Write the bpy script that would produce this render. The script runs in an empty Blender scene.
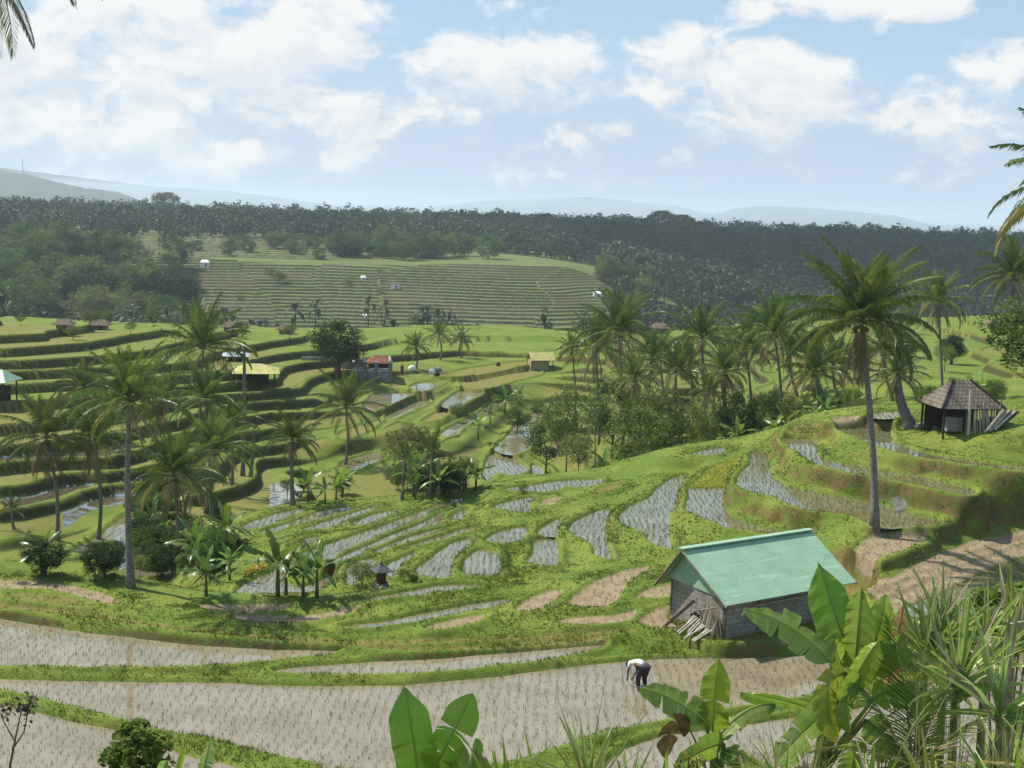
import bpy, bmesh, math, random
import numpy as np
from mathutils import Vector, Matrix
random.seed(7); RNG = np.random.default_rng(7)
SC = bpy.context.scene
COL = SC.collection
R = math.radians
# ------------------------------------------------------------------ camera
CAMZ, F, PITCH, ROLL = 15.0, 1300.0, R(7.84), R(1.8)
KD = 1300/887
def rays(u, v):
    """pixel -> world direction (not normalised)"""
    u = np.asarray(u, float); v = np.asarray(v, float)
    dx, dy = (u-512)/F, -(v-384)/F
    c, s = math.cos(ROLL), math.sin(ROLL)
    X, Y = c*dx - s*dy*-1*-1, s*dx + c*dy      # undo the roll of the camera
    cp, sp = math.cos(PITCH), math.sin(PITCH)
    return X, cp + sp*Y, -sp + cp*Y
def at_z(u, v, z):
    X, Y, Z = rays(u, v); t = (z-CAMZ)/Z
    return np.stack([X*t, Y*t, np.zeros_like(t)+z], -1)
def at_d(u, v, d):
    X, Y, Z = rays(u, v); t = d/np.hypot(X, Y)
    return np.array([float(X*t), float(Y*t), float(CAMZ+Z*t)])
cam_d = bpy.data.cameras.new("camera"); cam = bpy.data.objects.new("camera", cam_d); COL.objects.link(cam)
cam_d.sensor_width = 36; cam_d.lens = 36*F/1024; cam_d.clip_start = .1; cam_d.clip_end = 30000
cam.location = (0, 0, CAMZ)
cam.matrix_world = Matrix.Translation((0,0,CAMZ)) @ Matrix.Rotation(math.pi/2-PITCH, 4, 'X') @ Matrix.Rotation(ROLL, 4, 'Z')
SC.camera = cam
SC.view_settings.view_transform = 'Standard'; SC.view_settings.look = 'None'
SC.view_settings.exposure = 0.6; SC.view_settings.gamma = 1
SC.cycles.use_denoising = True
SC.cycles.max_bounces = 6; SC.cycles.diffuse_bounces = 2; SC.cycles.glossy_bounces = 2
SC.cycles.transmission_bounces = 3; SC.cycles.volume_bounces = 1; SC.cycles.transparent_max_bounces = 4
SC.cycles.caustics_reflective = False; SC.cycles.caustics_refractive = False
SC.cycles.sample_clamp_indirect = 4
# ------------------------------------------------------------------ helpers
class MB:
    """collects vertices and faces and links them as one mesh object"""
    def __init__(s): s.v=[]; s.q=[]; s.t=[]; s.qm=[]; s.tm=[]; s.n=0
    def add(s, v, quads=None, tris=None, m=0):
        v = np.asarray(v, np.float32).reshape(-1,3)
        if quads is not None and len(quads):
            q = np.asarray(quads, np.int32).reshape(-1,4)+s.n; s.q.append(q); s.qm.append(np.full(len(q), m, np.int32))
        if tris is not None and len(tris):
            t = np.asarray(tris, np.int32).reshape(-1,3)+s.n; s.t.append(t); s.tm.append(np.full(len(t), m, np.int32))
        s.v.append(v); s.n += len(v); return s
    def addmb(s, o, M=None, m=None):
        V = np.concatenate(o.v)
        if M is not None:
            M = np.asarray(M); V = V@M[:3,:3].T + M[:3,3]
        for q, k in zip(o.q, o.qm): s.q.append(q+s.n); s.qm.append(k if m is None else np.full_like(k, m))
        for q, k in zip(o.t, o.tm): s.t.append(q+s.n); s.tm.append(k if m is None else np.full_like(k, m))
        s.v.append(V.astype(np.float32)); s.n += len(V); return s
    def box(s, c, size, rz=0, m=0, tilt=None):
        x,y,z = [k/2 for k in size]
        V = np.array([[a,b,d] for d in (-z,z) for b in (-y,y) for a in (-x,x)], float)
        Mx = Matrix.Rotation(rz,3,'Z')
        if tilt: Mx = Mx @ Matrix.Rotation(tilt[0],3,'X') @ Matrix.Rotation(tilt[1],3,'Y')
        V = V@np.array(Mx).T + np.array(c)
        return s.add(V, [[0,2,3,1],[4,5,7,6],[0,1,5,4],[2,6,7,3],[0,4,6,2],[1,3,7,5]], m=m)
    def tube(s, P, rad, n=8, m=0, cap=True):
        P = np.asarray(P, float); k = len(P); rad = np.broadcast_to(np.asarray(rad, float), (k,))
        T = np.gradient(P, axis=0); T /= np.linalg.norm(T, axis=1)[:,None]+1e-9
        ref = np.array([0,0,1.]) if abs(T[0][2])<.9 else np.array([1.,0,0])
        V=[]
        for i in range(k):
            a = np.cross(T[i], ref); a /= np.linalg.norm(a)+1e-9; b = np.cross(a, T[i])
            ang = np.arange(n)*2*math.pi/n
            V.append(P[i]+rad[i]*(np.cos(ang)[:,None]*a+np.sin(ang)[:,None]*b))
        V = np.concatenate(V); q=[]
        for i in range(k-1):
            for j in range(n):
                j2=(j+1)%n; q.append([i*n+j, i*n+j2, (i+1)*n+j2, (i+1)*n+j])
        t=[]
        if cap:
            V = np.concatenate([V, P[:1], P[-1:]])
            for j in range(n):
                j2=(j+1)%n; t.append([k*n, j2, j]); t.append([k*n+1,(k-1)*n+j,(k-1)*n+j2])
        return s.add(V, q, t, m)
    def mesh(s, name, mats, smooth=False):
        me = bpy.data.meshes.new(name)
        V = np.concatenate(s.v).astype(np.float32)
        Q = np.concatenate(s.q) if s.q else np.zeros((0,4),np.int32); T = np.concatenate(s.t) if s.t else np.zeros((0,3),np.int32)
        me.vertices.add(len(V)); me.vertices.foreach_set('co', V.ravel())
        me.loops.add(Q.size+T.size); me.loops.foreach_set('vertex_index', np.concatenate([Q.ravel(), T.ravel()]).astype(np.int32))
        me.polygons.add(len(Q)+len(T))
        st = np.concatenate([np.arange(len(Q))*4, Q.size+np.arange(len(T))*3]).astype(np.int32)
        me.polygons.foreach_set('loop_start', st)
        mi = np.concatenate((s.qm or [np.zeros(0,np.int32)])+(s.tm or [np.zeros(0,np.int32)])).astype(np.int32)
        me.polygons.foreach_set('material_index', mi)
        me.polygons.foreach_set('use_smooth', np.full(len(mi), smooth, bool))
        for m in (mats if isinstance(mats,(list,tuple)) else [mats]): me.materials.append(m)
        me.update(calc_edges=True); return me
    def build(s, name, mats, parent=None, smooth=False):
        o = bpy.data.objects.new(name, s.mesh(name, mats, smooth)); COL.objects.link(o)
        if parent: o.parent = parent
        return o
def tag(o, label=None, cat=None, group=None, kind=None):
    if label: o['label'] = label
    if cat: o['category'] = cat
    if group: o['group'] = group
    if kind: o['kind'] = kind
    return o
def empty(name, loc, rz=0, label=None, cat=None, group=None, sc=1):
    o = bpy.data.objects.new(name, None); COL.objects.link(o); o.location = loc; o.rotation_euler = (0,0,rz)
    o.scale = (sc,sc,sc); o.empty_display_size=.3
    return tag(o, label, cat, group)
def kid(name, me, parent):
    o = bpy.data.objects.new(name, me); COL.objects.link(o); o.parent = parent; return o
def dup(root, loc, rz=0, sc=None, label=None, group=None):
    r = root.copy(); COL.objects.link(r); r.location = loc; r.rotation_euler = (0,0,rz)
    if sc is not None: r.scale = (sc,sc,sc) if not isinstance(sc,(tuple,list)) else sc
    if label: r['label']=label
    if group: r['group']=group
    for ch in list(root.children):
        c = ch.copy(); COL.objects.link(c); c.parent = r
        for g in list(ch.children):
            d = g.copy(); COL.objects.link(d); d.parent = c
    return r
# value noise in numpy
_PERM = np.random.default_rng(3).random((256,256)).astype(np.float32)
def vnoise(x, y):
    xi = np.floor(x).astype(int); yi = np.floor(y).astype(int); fx = x-xi; fy = y-yi
    fx = fx*fx*(3-2*fx); fy = fy*fy*(3-2*fy)
    a=_PERM[xi&255, yi&255]; b=_PERM[(xi+1)&255, yi&255]; c=_PERM[xi&255,(yi+1)&255]; d=_PERM[(xi+1)&255,(yi+1)&255]
    return (a*(1-fx)+b*fx)*(1-fy)+(c*(1-fx)+d*fx)*fy
def fbm(x, y, o=4):
    s=0; a=.5
    for i in range(o): s = s + a*vnoise(x*2**i+17.3*i, y*2**i+5.1*i); a*=.5
    return s
def sstep(a, b, x):
    t = np.clip((x-a)/(b-a), 0, 1); return t*t*(3-2*t)
# ------------------------------------------------------------------ materials
def mat(name):
    m = bpy.data.materials.new(name); m.use_nodes = True; nt = m.node_tree; nt.nodes.clear()
    out = nt.nodes.new('ShaderNodeOutputMaterial'); return m, nt, out
class N:
    """small helper for wiring nodes"""
    def __init__(s, nt): s.nt = nt
    def new(s, t, **k):
        n = s.nt.nodes.new(t)
        for a, b in k.items(): setattr(n, a, b)
        return n
    def set(s, sock, v):
        if isinstance(v, bpy.types.NodeSocket): s.nt.links.new(v, sock)
        elif v is not None:
            if isinstance(v,(tuple,list)) and len(v)==3 and sock.type=='RGBA': v=(*v,1)
            sock.default_value = v
    def math(s, op, a, b=None, c=None, clamp=False):
        n = s.new('ShaderNodeMath', operation=op, use_clamp=clamp); s.set(n.inputs[0],a); s.set(n.inputs[1],b); s.set(n.inputs[2],c); return n.outputs[0]
    def mix(s, f, a, b):
        n = s.new('ShaderNodeMix', data_type='RGBA'); s.set(n.inputs[0],f); s.set(n.inputs[6],a); s.set(n.inputs[7],b); return n.outputs[2]
    def noise(s, scale, vec=None, detail=4, rough=.55, dist=0):
        n = s.new('ShaderNodeTexNoise'); n.inputs['Scale'].default_value=scale; n.inputs['Detail'].default_value=detail
        n.inputs['Roughness'].default_value=rough; n.inputs['Distortion'].default_value=dist
        if vec is not None: s.set(n.inputs['Vector'], vec)
        return n.outputs['Fac']
    def ss(s, x, a, b, lo=0., hi=1.):
        n = s.new('ShaderNodeMapRange', interpolation_type='SMOOTHSTEP'); s.set(n.inputs[0],x)
        for i,v in enumerate((a,b,lo,hi)): n.inputs[i+1].default_value=v
        return n.outputs[0]
    def attr(s, name): return s.new('ShaderNodeAttribute', attribute_name=name).outputs['Fac']
    def pos(s): return s.new('ShaderNodeNewGeometry').outputs['Position']
    def obj(s): return s.new('ShaderNodeTexCoord').outputs['Object']
    def bump(s, h, strength=.3, dist=.05):
        n = s.new('ShaderNodeBump'); n.inputs['Strength'].default_value=strength; n.inputs['Distance'].default_value=dist; s.set(n.inputs['Height'],h); return n.outputs[0]
    def bsdf(s, col, rough=.8, spec=.3, normal=None, metal=0):
        b = s.new('ShaderNodeBsdfPrincipled'); s.set(b.inputs['Base Color'],col); s.set(b.inputs['Roughness'],rough)
        s.set(b.inputs['Specular IOR Level'],spec); s.set(b.inputs['Metallic'],metal)
        if normal is not None: s.set(b.inputs['Normal'], normal)
        return b.outputs[0]
    def out(s, sh): s.nt.links.new(sh, [n for n in s.nt.nodes if n.type=='OUTPUT_MATERIAL'][0].inputs['Surface'])
    def mixsh(s, f, a, b):
        n = s.new('ShaderNodeMixShader'); s.set(n.inputs[0],f); s.set(n.inputs[1],a); s.set(n.inputs[2],b); return n.outputs[0]
def leafmat(name, c1, c2, trans=.35, rough=.45, spec=.35, scale=1.2, vary=.25, tcol=None, spots=0):
    """two-tone leaf with light passing through it; each plant a little different"""
    m, nt, o = mat(name); n = N(nt)
    f = n.noise(scale, n.obj(), 3)
    f = n.ss(f, .35, .65)
    c = n.mix(f, c1, c2)
    if spots: c = n.mix(n.math('MULTIPLY', n.ss(n.noise(spots, n.obj(), 5, .7), .60, .72), .75), c, (.22,.14,.05))
    rnd = n.new('ShaderNodeObjectInfo').outputs['Random']
    h = n.new('ShaderNodeHueSaturation'); n.set(h.inputs['Color'], c)
    n.set(h.inputs['Value'], n.math('MULTIPLY_ADD', rnd, vary*2, 1-vary)); n.set(h.inputs['Hue'], n.math('MULTIPLY_ADD', n.math('FRACT', n.math('MULTIPLY', rnd, 7.31)), .03, .485))
    c = h.outputs[0]
    p = n.bsdf(c, rough, spec)
    t = n.new('ShaderNodeBsdfTranslucent')
    if tcol:
        mm = n.new('ShaderNodeMix', data_type='RGBA', blend_type='MULTIPLY'); mm.inputs[0].default_value=1; n.set(mm.inputs[6], c); n.set(mm.inputs[7], tcol); n.set(t.inputs[0], mm.outputs[2])
    else: n.set(t.inputs[0], c)
    n.out(n.mixsh(trans, p, t.outputs[0])); return m
def plain(name, c1, c2=None, rough=.8, spec=.3, scale=4, bump=0, metal=0, stretch=None, lo=.35, hi=.65):
    m, nt, o = mat(name); n = N(nt)
    vec = n.obj()
    if stretch:
        mp = n.new('ShaderNodeMapping'); n.set(mp.inputs[0], vec); mp.inputs['Scale'].default_value = stretch; vec = mp.outputs[0]
    f = n.noise(scale, vec, 5); c = n.mix(n.ss(f,lo,hi), c1, c2 or [k*.7 for k in c1])
    n.out(n.bsdf(c, rough, spec, n.bump(f, bump, .03) if bump else None, metal)); return m
# ------------------------------------------------------------------ terraces: outline, level, sort
TL = dict(A=(240,470,5.12), B=(400,460,5.12), C=(540,430,5.12), D=(680,400,5.12), E=(824,420,5.12), F=(824,500,5.12),
          G=(420,550,3.657), H=(200,560,4.267), L3=(340,340,5.12), L4=(0,440,5.12), P=(0,0,1))
FIELDS = [  # (tile, level, sort, outline)   sort: w flooded, m mud, g grassy tread, y seed bed
('P',-.1,'w',[(-120,700),(0,706),(41,714),(81,724),(119,730),(163,747),(184,755),(220,763),(280,780),(340,800),(400,850),(-120,850)]),
('P',0,'w',[(-120,674),(0,679),(108,682),(220,683),(294,686),(392,686),(420,684),(488,678),(557,669),(628,661),(680,659),(739,657),(786,656),(830,656),(852,676),(800,698),(740,707),(691,716),(616,730),(560,746),(500,764),(430,776),(337,769),(309,761),(260,751),(218,741),(162,731),(120,720),(54,702),(0,691),(-120,682)]),
('P',-.12,'w',[(600,772),(640,743),(700,731),(780,720),(860,708),(900,690),(960,668),(1060,650),(1120,700),(1024,722),(980,745),(960,800),(600,840)]),
('P',.15,'w',[(-120,598),(0,618),(38,625),(81,632),(135,638),(200,645),(270,649),(352,651),(340,654),(294,659),(247,664),(200,667),(152,668),(108,668),(0,667),(-120,660)]),
('P',.1,'w',[(277,670),(331,665),(387,661),(440,658),(488,654),(543,650),(598,645),(604,648),(557,659),(502,666),(447,672),(399,675),(294,675)]),
('P',.25,'g',[(352,647),(420,648),(488,645),(557,640),(610,636),(610,639),(557,644),(488,649),(420,652),(352,650)]),
('P',.38,'g',[(-100,590),(0,604),(81,612),(163,624),(220,630),(282,636),(364,640),(440,640),(530,635),(622,630),(622,633),(530,638),(440,643),(364,644),(282,641),(220,635),(163,629),(81,617),(0,609),(-100,596)]),
('P',.42,'w',[(345,626),(387,621),(420,614),(475,604),(510,599),(500,606),(461,614),(420,622),(387,627),(350,629)]),
('P',.48,'w',[(345,604),(394,594),(440,586),(478,585),(494,586),(478,588),(439,594),(400,598),(350,606)]),
('P',.5,'m',[(-80,575),(0,580),(40,582),(80,588),(110,597),(120,604),(100,603),(70,595),(40,589),(0,589),(-80,584)]),
('P',.5,'g',[(5,594),(40,594),(70,599),(92,606),(60,605),(20,600)]),
('P',.5,'m',[(205,605),(250,605),(290,604),(282,611),(240,613),(205,610)]),
('P',.42,'m',[(235,617),(290,617),(340,611),(360,609),(330,618),(290,624),(250,623)]),
('P',.55,'m',[(431,626),(455,620),(483,615),(478,620),(455,628),(430,630)]),
('P',.6,'m',[(569,606),(581,591),(598,580),(622,571),(648,567),(644,573),(628,583),(609,606)]),
('P',.55,'m',[(516,611),(529,599),(548,592),(561,591),(557,598),(540,610)]),
('P',.6,'m',[(636,598),(647,590),(673,584),(682,585),(675,592),(661,598)]),
('P',.5,'m',[(639,624),(647,614),(666,607),(694,603),(694,621),(676,629),(658,628)]),
('P',.5,'m',[(557,621),(584,617),(611,616),(636,611),(630,620),(600,624),(565,625)]),
('B',.3,'w',[(330,590),(322,540),(350,490),(410,460),(500,475),(520,500),(515,560),(500,595),(420,600)]),
('B',.15,'w',[(80,570),(120,530),(200,470),(270,425),(340,405),(370,412),(340,440),(290,490),(270,540),(250,590),(245,610),(170,612),(90,590)]),
('B',.42,'w',[(440,415),(490,375),(580,350),(660,345),(650,370),(600,425),(560,432),(500,432)]),
('B',.3,'w',[(690,415),(750,405),(800,410),(805,470),(810,530),(790,550),(720,545),(650,525),(680,480)]),
('B',.4,'w',[(700,380),(740,340),(790,310),(825,300),(815,340),(800,390),(750,390)]),
('C',.5,'w',[(150,495),(190,460),(270,425),(350,400),(370,405),(345,440),(335,520),(345,600),(360,665),(280,645),(270,600),(200,550),(155,520)]),
('C',.85,'w',[(402,460),(430,415),(500,370),(560,345),(600,300),(680,245),(765,222),(725,270),(690,380),(660,460),(665,560),(675,615),(620,600),(560,570),(530,530),(450,500)]),
('D',1.4,'w',[(30,560),(45,500),(45,455),(110,400),(150,355),(240,320),(290,310),(240,380),(225,450),(222,540),(260,590),(340,630),(430,655),(520,670),(620,690),(560,705),(440,690),(330,675),(240,660),(170,630),(80,595)]),
('P',2.32,'w',[(737,484),(740,473),(750,464),(750,454),(758,451),(767,452),(769,464),(772,476),(781,483),(797,488),(817,492),(836,495),(856,499),(869,501),(888,507),(912,514),(941,520),(933,527),(902,528),(883,529),(871,526),(853,518),(824,514),(807,511),(789,505),(774,498),(758,495),(744,491)]),
('P',3.28,'w',[(782,439),(800,439),(817,441),(819,456),(847,464),(869,469),(898,473),(918,476),(941,481),(962,486),(974,490),(972,496),(961,496),(933,490),(910,485),(888,481),(869,477),(856,475),(834,470),(817,465),(806,459),(795,451),(784,444)]),
('E',3.98,'w',[(60,45),(150,42),(320,42),(345,60),(350,110),(420,138),(560,176),(700,200),(850,220),(1010,236),(1300,248),(1300,280),(1024,272),(850,250),(700,232),(560,207),(420,184),(340,158),(230,122),(160,92),(90,62)]),
('F',2.0,'m',[(165,250),(205,205),(260,190),(350,185),(480,192),(525,192),(500,215),(420,250),(320,285),(240,315),(185,300)]),
('F',1.6,'m',[(1280,110),(1024,155),(900,185),(780,205),(660,250),(560,285),(450,340),(360,390),(250,420),(215,440),(230,475),(330,436),(440,388),(640,308),(830,236),(1024,181),(1280,126)]),
('F',1.5,'m',[(1280,134),(1024,189),(830,246),(640,320),(440,400),(330,448),(240,490),(300,520),(450,438),(560,388),(760,306),(1024,218),(1280,166)]),
('F',1.4,'m',[(1280,176),(1024,228),(760,318),(560,400),(450,450),(320,525),(330,590),(480,514),(640,450),(760,385),(870,331),(1024,284),(1280,226)]),
('F',1.3,'w',[(1280,238),(1024,296),(870,343),(760,397),(640,462),(480,528),(400,570),(420,630),(600,555),(760,488),(900,440),(1024,420),(1280,400)]),
('P',.2,'w',[(505,489),(537,484),(570,480),(597,480),(600,484),(587,487),(550,492),(525,492)]),
('B',.35,'w',[(470,245),(540,215),(640,195),(690,190),(660,225),(650,275),(560,265)]),
('B',.4,'m',[(720,220),(770,195),(820,195),(810,215),(760,232)]),
('C',.6,'g',[(270,330),(320,295),(400,275),(440,268),(400,300),(330,325)]),
('C',.4,'w',[(140,290),(200,268),(250,262),(320,252),(300,275),(220,295)]),
('C',1.5,'w',[(760,130),(800,112),(880,95),(945,88),(940,110),(900,128),(830,132)]),
('D',4.4,'m',[(770,105),(800,92),(900,85),(905,100),(850,108)]),
('P',4.6,'w',[(868,415),(880,412),(900,411),(915,412),(905,417),(880,419)]),
('D',3.55,'g',[(540,165),(600,150),(700,150),(710,158),(640,175)]),
('D',3.75,'g',[(570,135),(620,122),(710,122),(700,132),(620,138)]),
('A',.1,'w',[(770,480),(850,440),(920,415),(880,450),(820,490),(790,540),(770,560),(755,520)]),
('A',.05,'w',[(550,510),(600,470),(660,455),(700,455),(670,500),(620,540),(580,590),(540,600),(545,560)]),
('P',0.0,'w',[(396,550),(423,542),(445,535),(459,530),(478,526),(482,527),(464,533),(439,541),(416,547),(400,551)]),
('P',-.1,'w',[(373,553),(396,542),(422,533),(440,529),(457,525),(455,528),(436,534),(412,542),(385,551),(378,554)]),
('P',-.2,'w',[(334,561),(357,550),(388,537),(412,527),(425,522),(435,516),(443,513),(441,524),(429,528),(408,535),(392,542),(365,553),(349,561),(338,563)]),
('P',-.35,'w',[(302,554),(318,548),(349,537),(381,526),(406,517),(433,507),(449,500),(465,498),(463,502),(445,508),(435,511),(419,520),(400,528),(377,537),(353,548),(334,558),(316,562)]),
('B',-.05,'w',[(250,300),(290,270),(350,245),(350,255),(310,310),(270,315)]),
('P',-.5,'w',[(288,548),(304,540),(318,537),(316,541),(302,550),(293,552)]),
('A',-.6,'w',[(580,270),(680,230),(800,200),(830,205),(740,240),(640,285),(590,285)]),
('A',-.8,'w',[(330,300),(450,260),(580,220),(690,185),(700,190),(600,240),(480,290),(350,315)]),
('A',-1.0,'w',[(120,310),(260,270),(400,215),(480,195),(600,190),(520,225),(400,260),(260,290),(130,330)]),
('A',-1.2,'w',[(20,290),(60,265),(180,225),(320,195),(350,200),(230,250),(110,295),(30,310)]),
('A',-.8,'w',[(0,600),(80,560),(150,520),(220,515),(230,560),(300,600),(420,560),(500,500),(480,560),(400,640),(200,655),(0,655)]),
('P',.42,'g',[(668,612),(690,634),(730,642),(790,638),(852,624),(872,604),(830,585),(740,590)]),
# valley on the left and the slope behind
('L4',-10.5,'w',[(390,560),(480,510),(560,450),(650,380),(690,410),(680,500),(680,690),(600,680),(640,560),(560,510),(440,590)]),
('L4',-9.5,'w',[(690,570),(780,565),(870,590),(880,650),(820,700),(700,705),(685,640)]),
('L3',-13,'w',[(770,585),(850,590),(930,640),(955,670),(900,700),(830,720),(750,725),(735,690)]),
('L3',-12.4,'w',[(790,560),(860,490),(900,440),(960,390),(1024,365),(1040,380),(1010,430),(1000,470),(1020,490),(960,560),(880,590)]),
('L3',-13.3,'w',[(985,640),(1024,650),(1050,700),(985,710)]),
('L3',-9,'w',[(520,330),(600,270),(650,258),(740,262),(640,320),(590,350),(540,348)]),
('L3',-8.6,'w',[(120,360),(140,310),(200,270),(320,270),(370,275),(290,320),(220,345),(160,370)]),
('L3',-8,'w',[(360,240),(430,215),(520,220),(500,235),(430,265),(390,262)]),
('L3',-9.6,'w',[(230,400),(300,350),(400,312),(460,318),(400,350),(320,385),(260,410)]),
('L3',-10,'g',[(420,420),(520,360),(570,352),(600,352),(500,410)]),
('L3',-10.8,'w',[(520,480),(600,430),(700,380),(790,310),(840,300),(800,350),(720,400),(640,440),(570,500)]),
('L3',-7.2,'g',[(500,185),(640,150),(800,125),(950,110),(960,125),(860,150),(700,180),(560,190)]),
('L3',-8.2,'g',[(610,225),(700,205),(850,175),(960,160),(1024,165),(1000,185),(880,215),(780,245),(680,250)]),
('L3',-8.2,'g',[(0,480),(100,440),(190,415),(200,420),(130,470),(20,510)]),
('L3',-10.4,'w',[(0,640),(100,600),(180,580),(230,605),(150,640),(60,675)]),
]
def chaikin(P, n=4):
    """smooth closed curve through the traced points"""
    A,B,C,D=np.roll(P,1,0),P,np.roll(P,-1,0),np.roll(P,-2,0); out=[]
    for t in np.arange(n)/n: out.append(.5*(2*B+(C-A)*t+(2*A-5*B+4*C-D)*t*t+(3*B-A-3*C+D)*t**3))
    return np.stack(out,1).reshape(-1,2)
POLYS = []
for tile, z, kind, pts in FIELDS:
    x0,y0,s = TL[tile]; P = np.array(pts, float)/s + (x0,y0)
    P = chaikin(P)
    if tile=='L3': z = -7+(z+7)*.6
    if tile=='L4': z = -3+(z+3)*.55
    W = at_z(P[:,0], P[:,1], z)
    POLYS.append((z, kind, W[:,:2]))
# loose control points of the smooth ground underneath: (u, v, z)
CTRL_Z = [(20,550,-9.5),(60,530,-9.5),(95,500,-9.5),(115,492,-9.5),(15,520,-8.3),(45,502,-8.3),(80,484,-8.3),(20,488,-7.1),(37,479,-7.1),(105,471,-7.1),(125,468,-7.1),
 (20,461,-6),(110,456,-6),(10,448,-4.9),(80,440,-4.9),(30,433,-4.5),(20,394,-3.5),(30,377,-2.8),(30,363,-2),(16,347,-1.6),(39,337,-1.3),(100,345,-2.2),(100,400,-4.2),(170,350,-3.2),(170,420,-6),
 (258,395,-5),(268,410,-6.2),(287,424,-7.4),(274,451,-8.6),(268,467,-9.8),(300,480,-11),(250,375,-4),(330,400,-7),(340,375,-6.6),(390,372,-7),(440,362,-7.2),(541,365,-7.4),
 (500,345,-8.2),(420,345,-7),(300,350,-5),(200,335,-3.4),(500,332,-7.4),(400,332,-6.4),(250,332,-4.6),(600,350,-8.5),(580,400,-11),(600,440,-13),(560,420,-12),(640,390,-8),(680,386,-4.7),
 (700,400,-6),(760,390,-3),(820,385,-1),(900,355,-.5),(980,350,0),(760,325,-3),(860,330,-2),(980,330,-1),(660,335,-6),
 (960,428,4.75),(1000,430,4.9),(1040,410,5.5),(930,412,4.8),(990,400,4.7),(1060,440,5.5),(900,405,4.45),(860,405,4.2),
 (600,468,.1),(660,452,.6),(720,440,1.6),(560,478,-.1),(760,425,2.8),(480,488,-.4),(440,494,-.6),(400,496,-.9),(350,502,-1.3),(300,508,-1.6),(250,520,-1.6),(240,545,-1.3),
 (100,565,.7),(30,572,.75),(160,592,.65),(220,597,.55),(300,600,.55),(330,600,.5),(380,590,.55),(440,580,.5),(500,582,.5),(560,575,.5),(720,600,.45),(760,640,.4),(700,645,.35),(850,625,.5)]
CTRL_XYZ = []   # (u for bearing, distance, z)
for u in (-300,-60,180,420,660,900,1150,1350):
    CTRL_XYZ += [(u,1/KD,13.2),(u,5/KD,11.9),(u,10/KD,9.2),(u,15/KD,6.4),(u,20/KD,3.7),(u,26/KD,1.),(u,30.5/KD,-.7)]
for u,d,z in [(1350,30,3),(1350,45,6),(1350,70,2),(1350,110,0),(-300,24,-.3),(-300,30,.4),(-300,38,-3),(-300,60,-8),(-300,90,-3),(-300,115,0),
  (60,46,-8),(130,47,-9),(180,49,-9.3),(240,52,-9),(60,38,-3.5),(150,39,-4),(230,44,-3.5),(300,56,-9),(350,62,-11),(420,62,-10),(440,75,-13),(500,66,-9.5),(500,80,-13),(580,62,-7),(600,80,-12),
  (660,60,-4),(680,80,-8),(760,58,0),(760,72,-4),(820,55,2.5),(820,70,-1),(880,65,1),(960,56,3),(960,75,1),(1060,60,4),(1000,26,-.4),(1060,27,.4),(960,29,-.2),(1100,24,.8),
  (-60,135,-3),(200,140,-5),(420,160,-7),(500,170,-8),(640,165,-8),(800,165,-5),(1000,165,-2),(1200,165,0)]: CTRL_XYZ.append((u,d,z))
for u in (-300,-60,180,420,660,900,1150,1350):
    CTRL_XYZ += [(u,200,-22),(u,240,-32),(u,275,-31)]
for u in (-300,0,200,400,560):
    CTRL_XYZ += [(u,295,-27),(u,342,-19.5),(u,390,-12.2),(u,430,-11),(u,540,-7),(u,700,-3),(u,900,-5)]
for u in (720,880,1050,1300):
    CTRL_XYZ += [(u,330,-33),(u,400,-32),(u,470,-28),(u,560,-17),(u,640,-9),(u,760,-6),(u,900,-7)]
for u in (-300,0,300,600,900,1300):
    CTRL_XYZ += [(u,1300,-20),(u,2200,-42),(u,5000,-62),(u,25000,-66)]
# ------------------------------------------------------------------ one sheet of ground
def bearing(u): return math.atan2((u-512)/F, math.cos(PITCH))
cx=[]; cz=[]
def ease(u, v, z):
    if u < 240 and z < -3: return -3+(z+3)*.55
    if 240 <= u < 700 and z < -6: return -6+(z+6)*.6
    return z
CTRL_Z = [(u,v,ease(u,v,z)) for u,v,z in CTRL_Z]
CTRL_XYZ = [(u,d,(-4+(z+4)*.55) if (20<d<100 and z<-4) else z) for u,d,z in CTRL_XYZ]
for u,v,z in CTRL_Z: p = at_z(u,v,z); cx.append((p[0],p[1])); cz.append(z)
for u,d,z in CTRL_XYZ: b=bearing(u); d*=KD; cx.append((d*math.sin(b), d*math.cos(b))); cz.append(z)
for z,k,W in POLYS:
    c = W.mean(0); cx.append(tuple(c)); cz.append(z)
    for i in range(0,len(W),16): cx.append(tuple(W[i]*.5+c*.5)); cz.append(z)
cx = np.array(cx); cz = np.array(cz)
def warp(x, y):
    r = np.hypot(x,y); return np.stack([np.arctan2(x,y)*1.6, np.log(r+6)*1.6], -1)
CW = warp(cx[:,0], cx[:,1])
K = np.linalg.norm(CW[:,None]-CW[None],axis=-1)
RBW = np.linalg.solve(K - 2e-3*np.eye(len(K))*-1, cz)
def base_s(x, y):
    q = warp(np.ravel(x), np.ravel(y)); out = np.empty(len(q))
    for i in range(0,len(q),40000):
        out[i:i+40000] = np.linalg.norm(q[i:i+40000,None]-CW[None],axis=-1)@RBW
    return out.reshape(np.shape(x))
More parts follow.
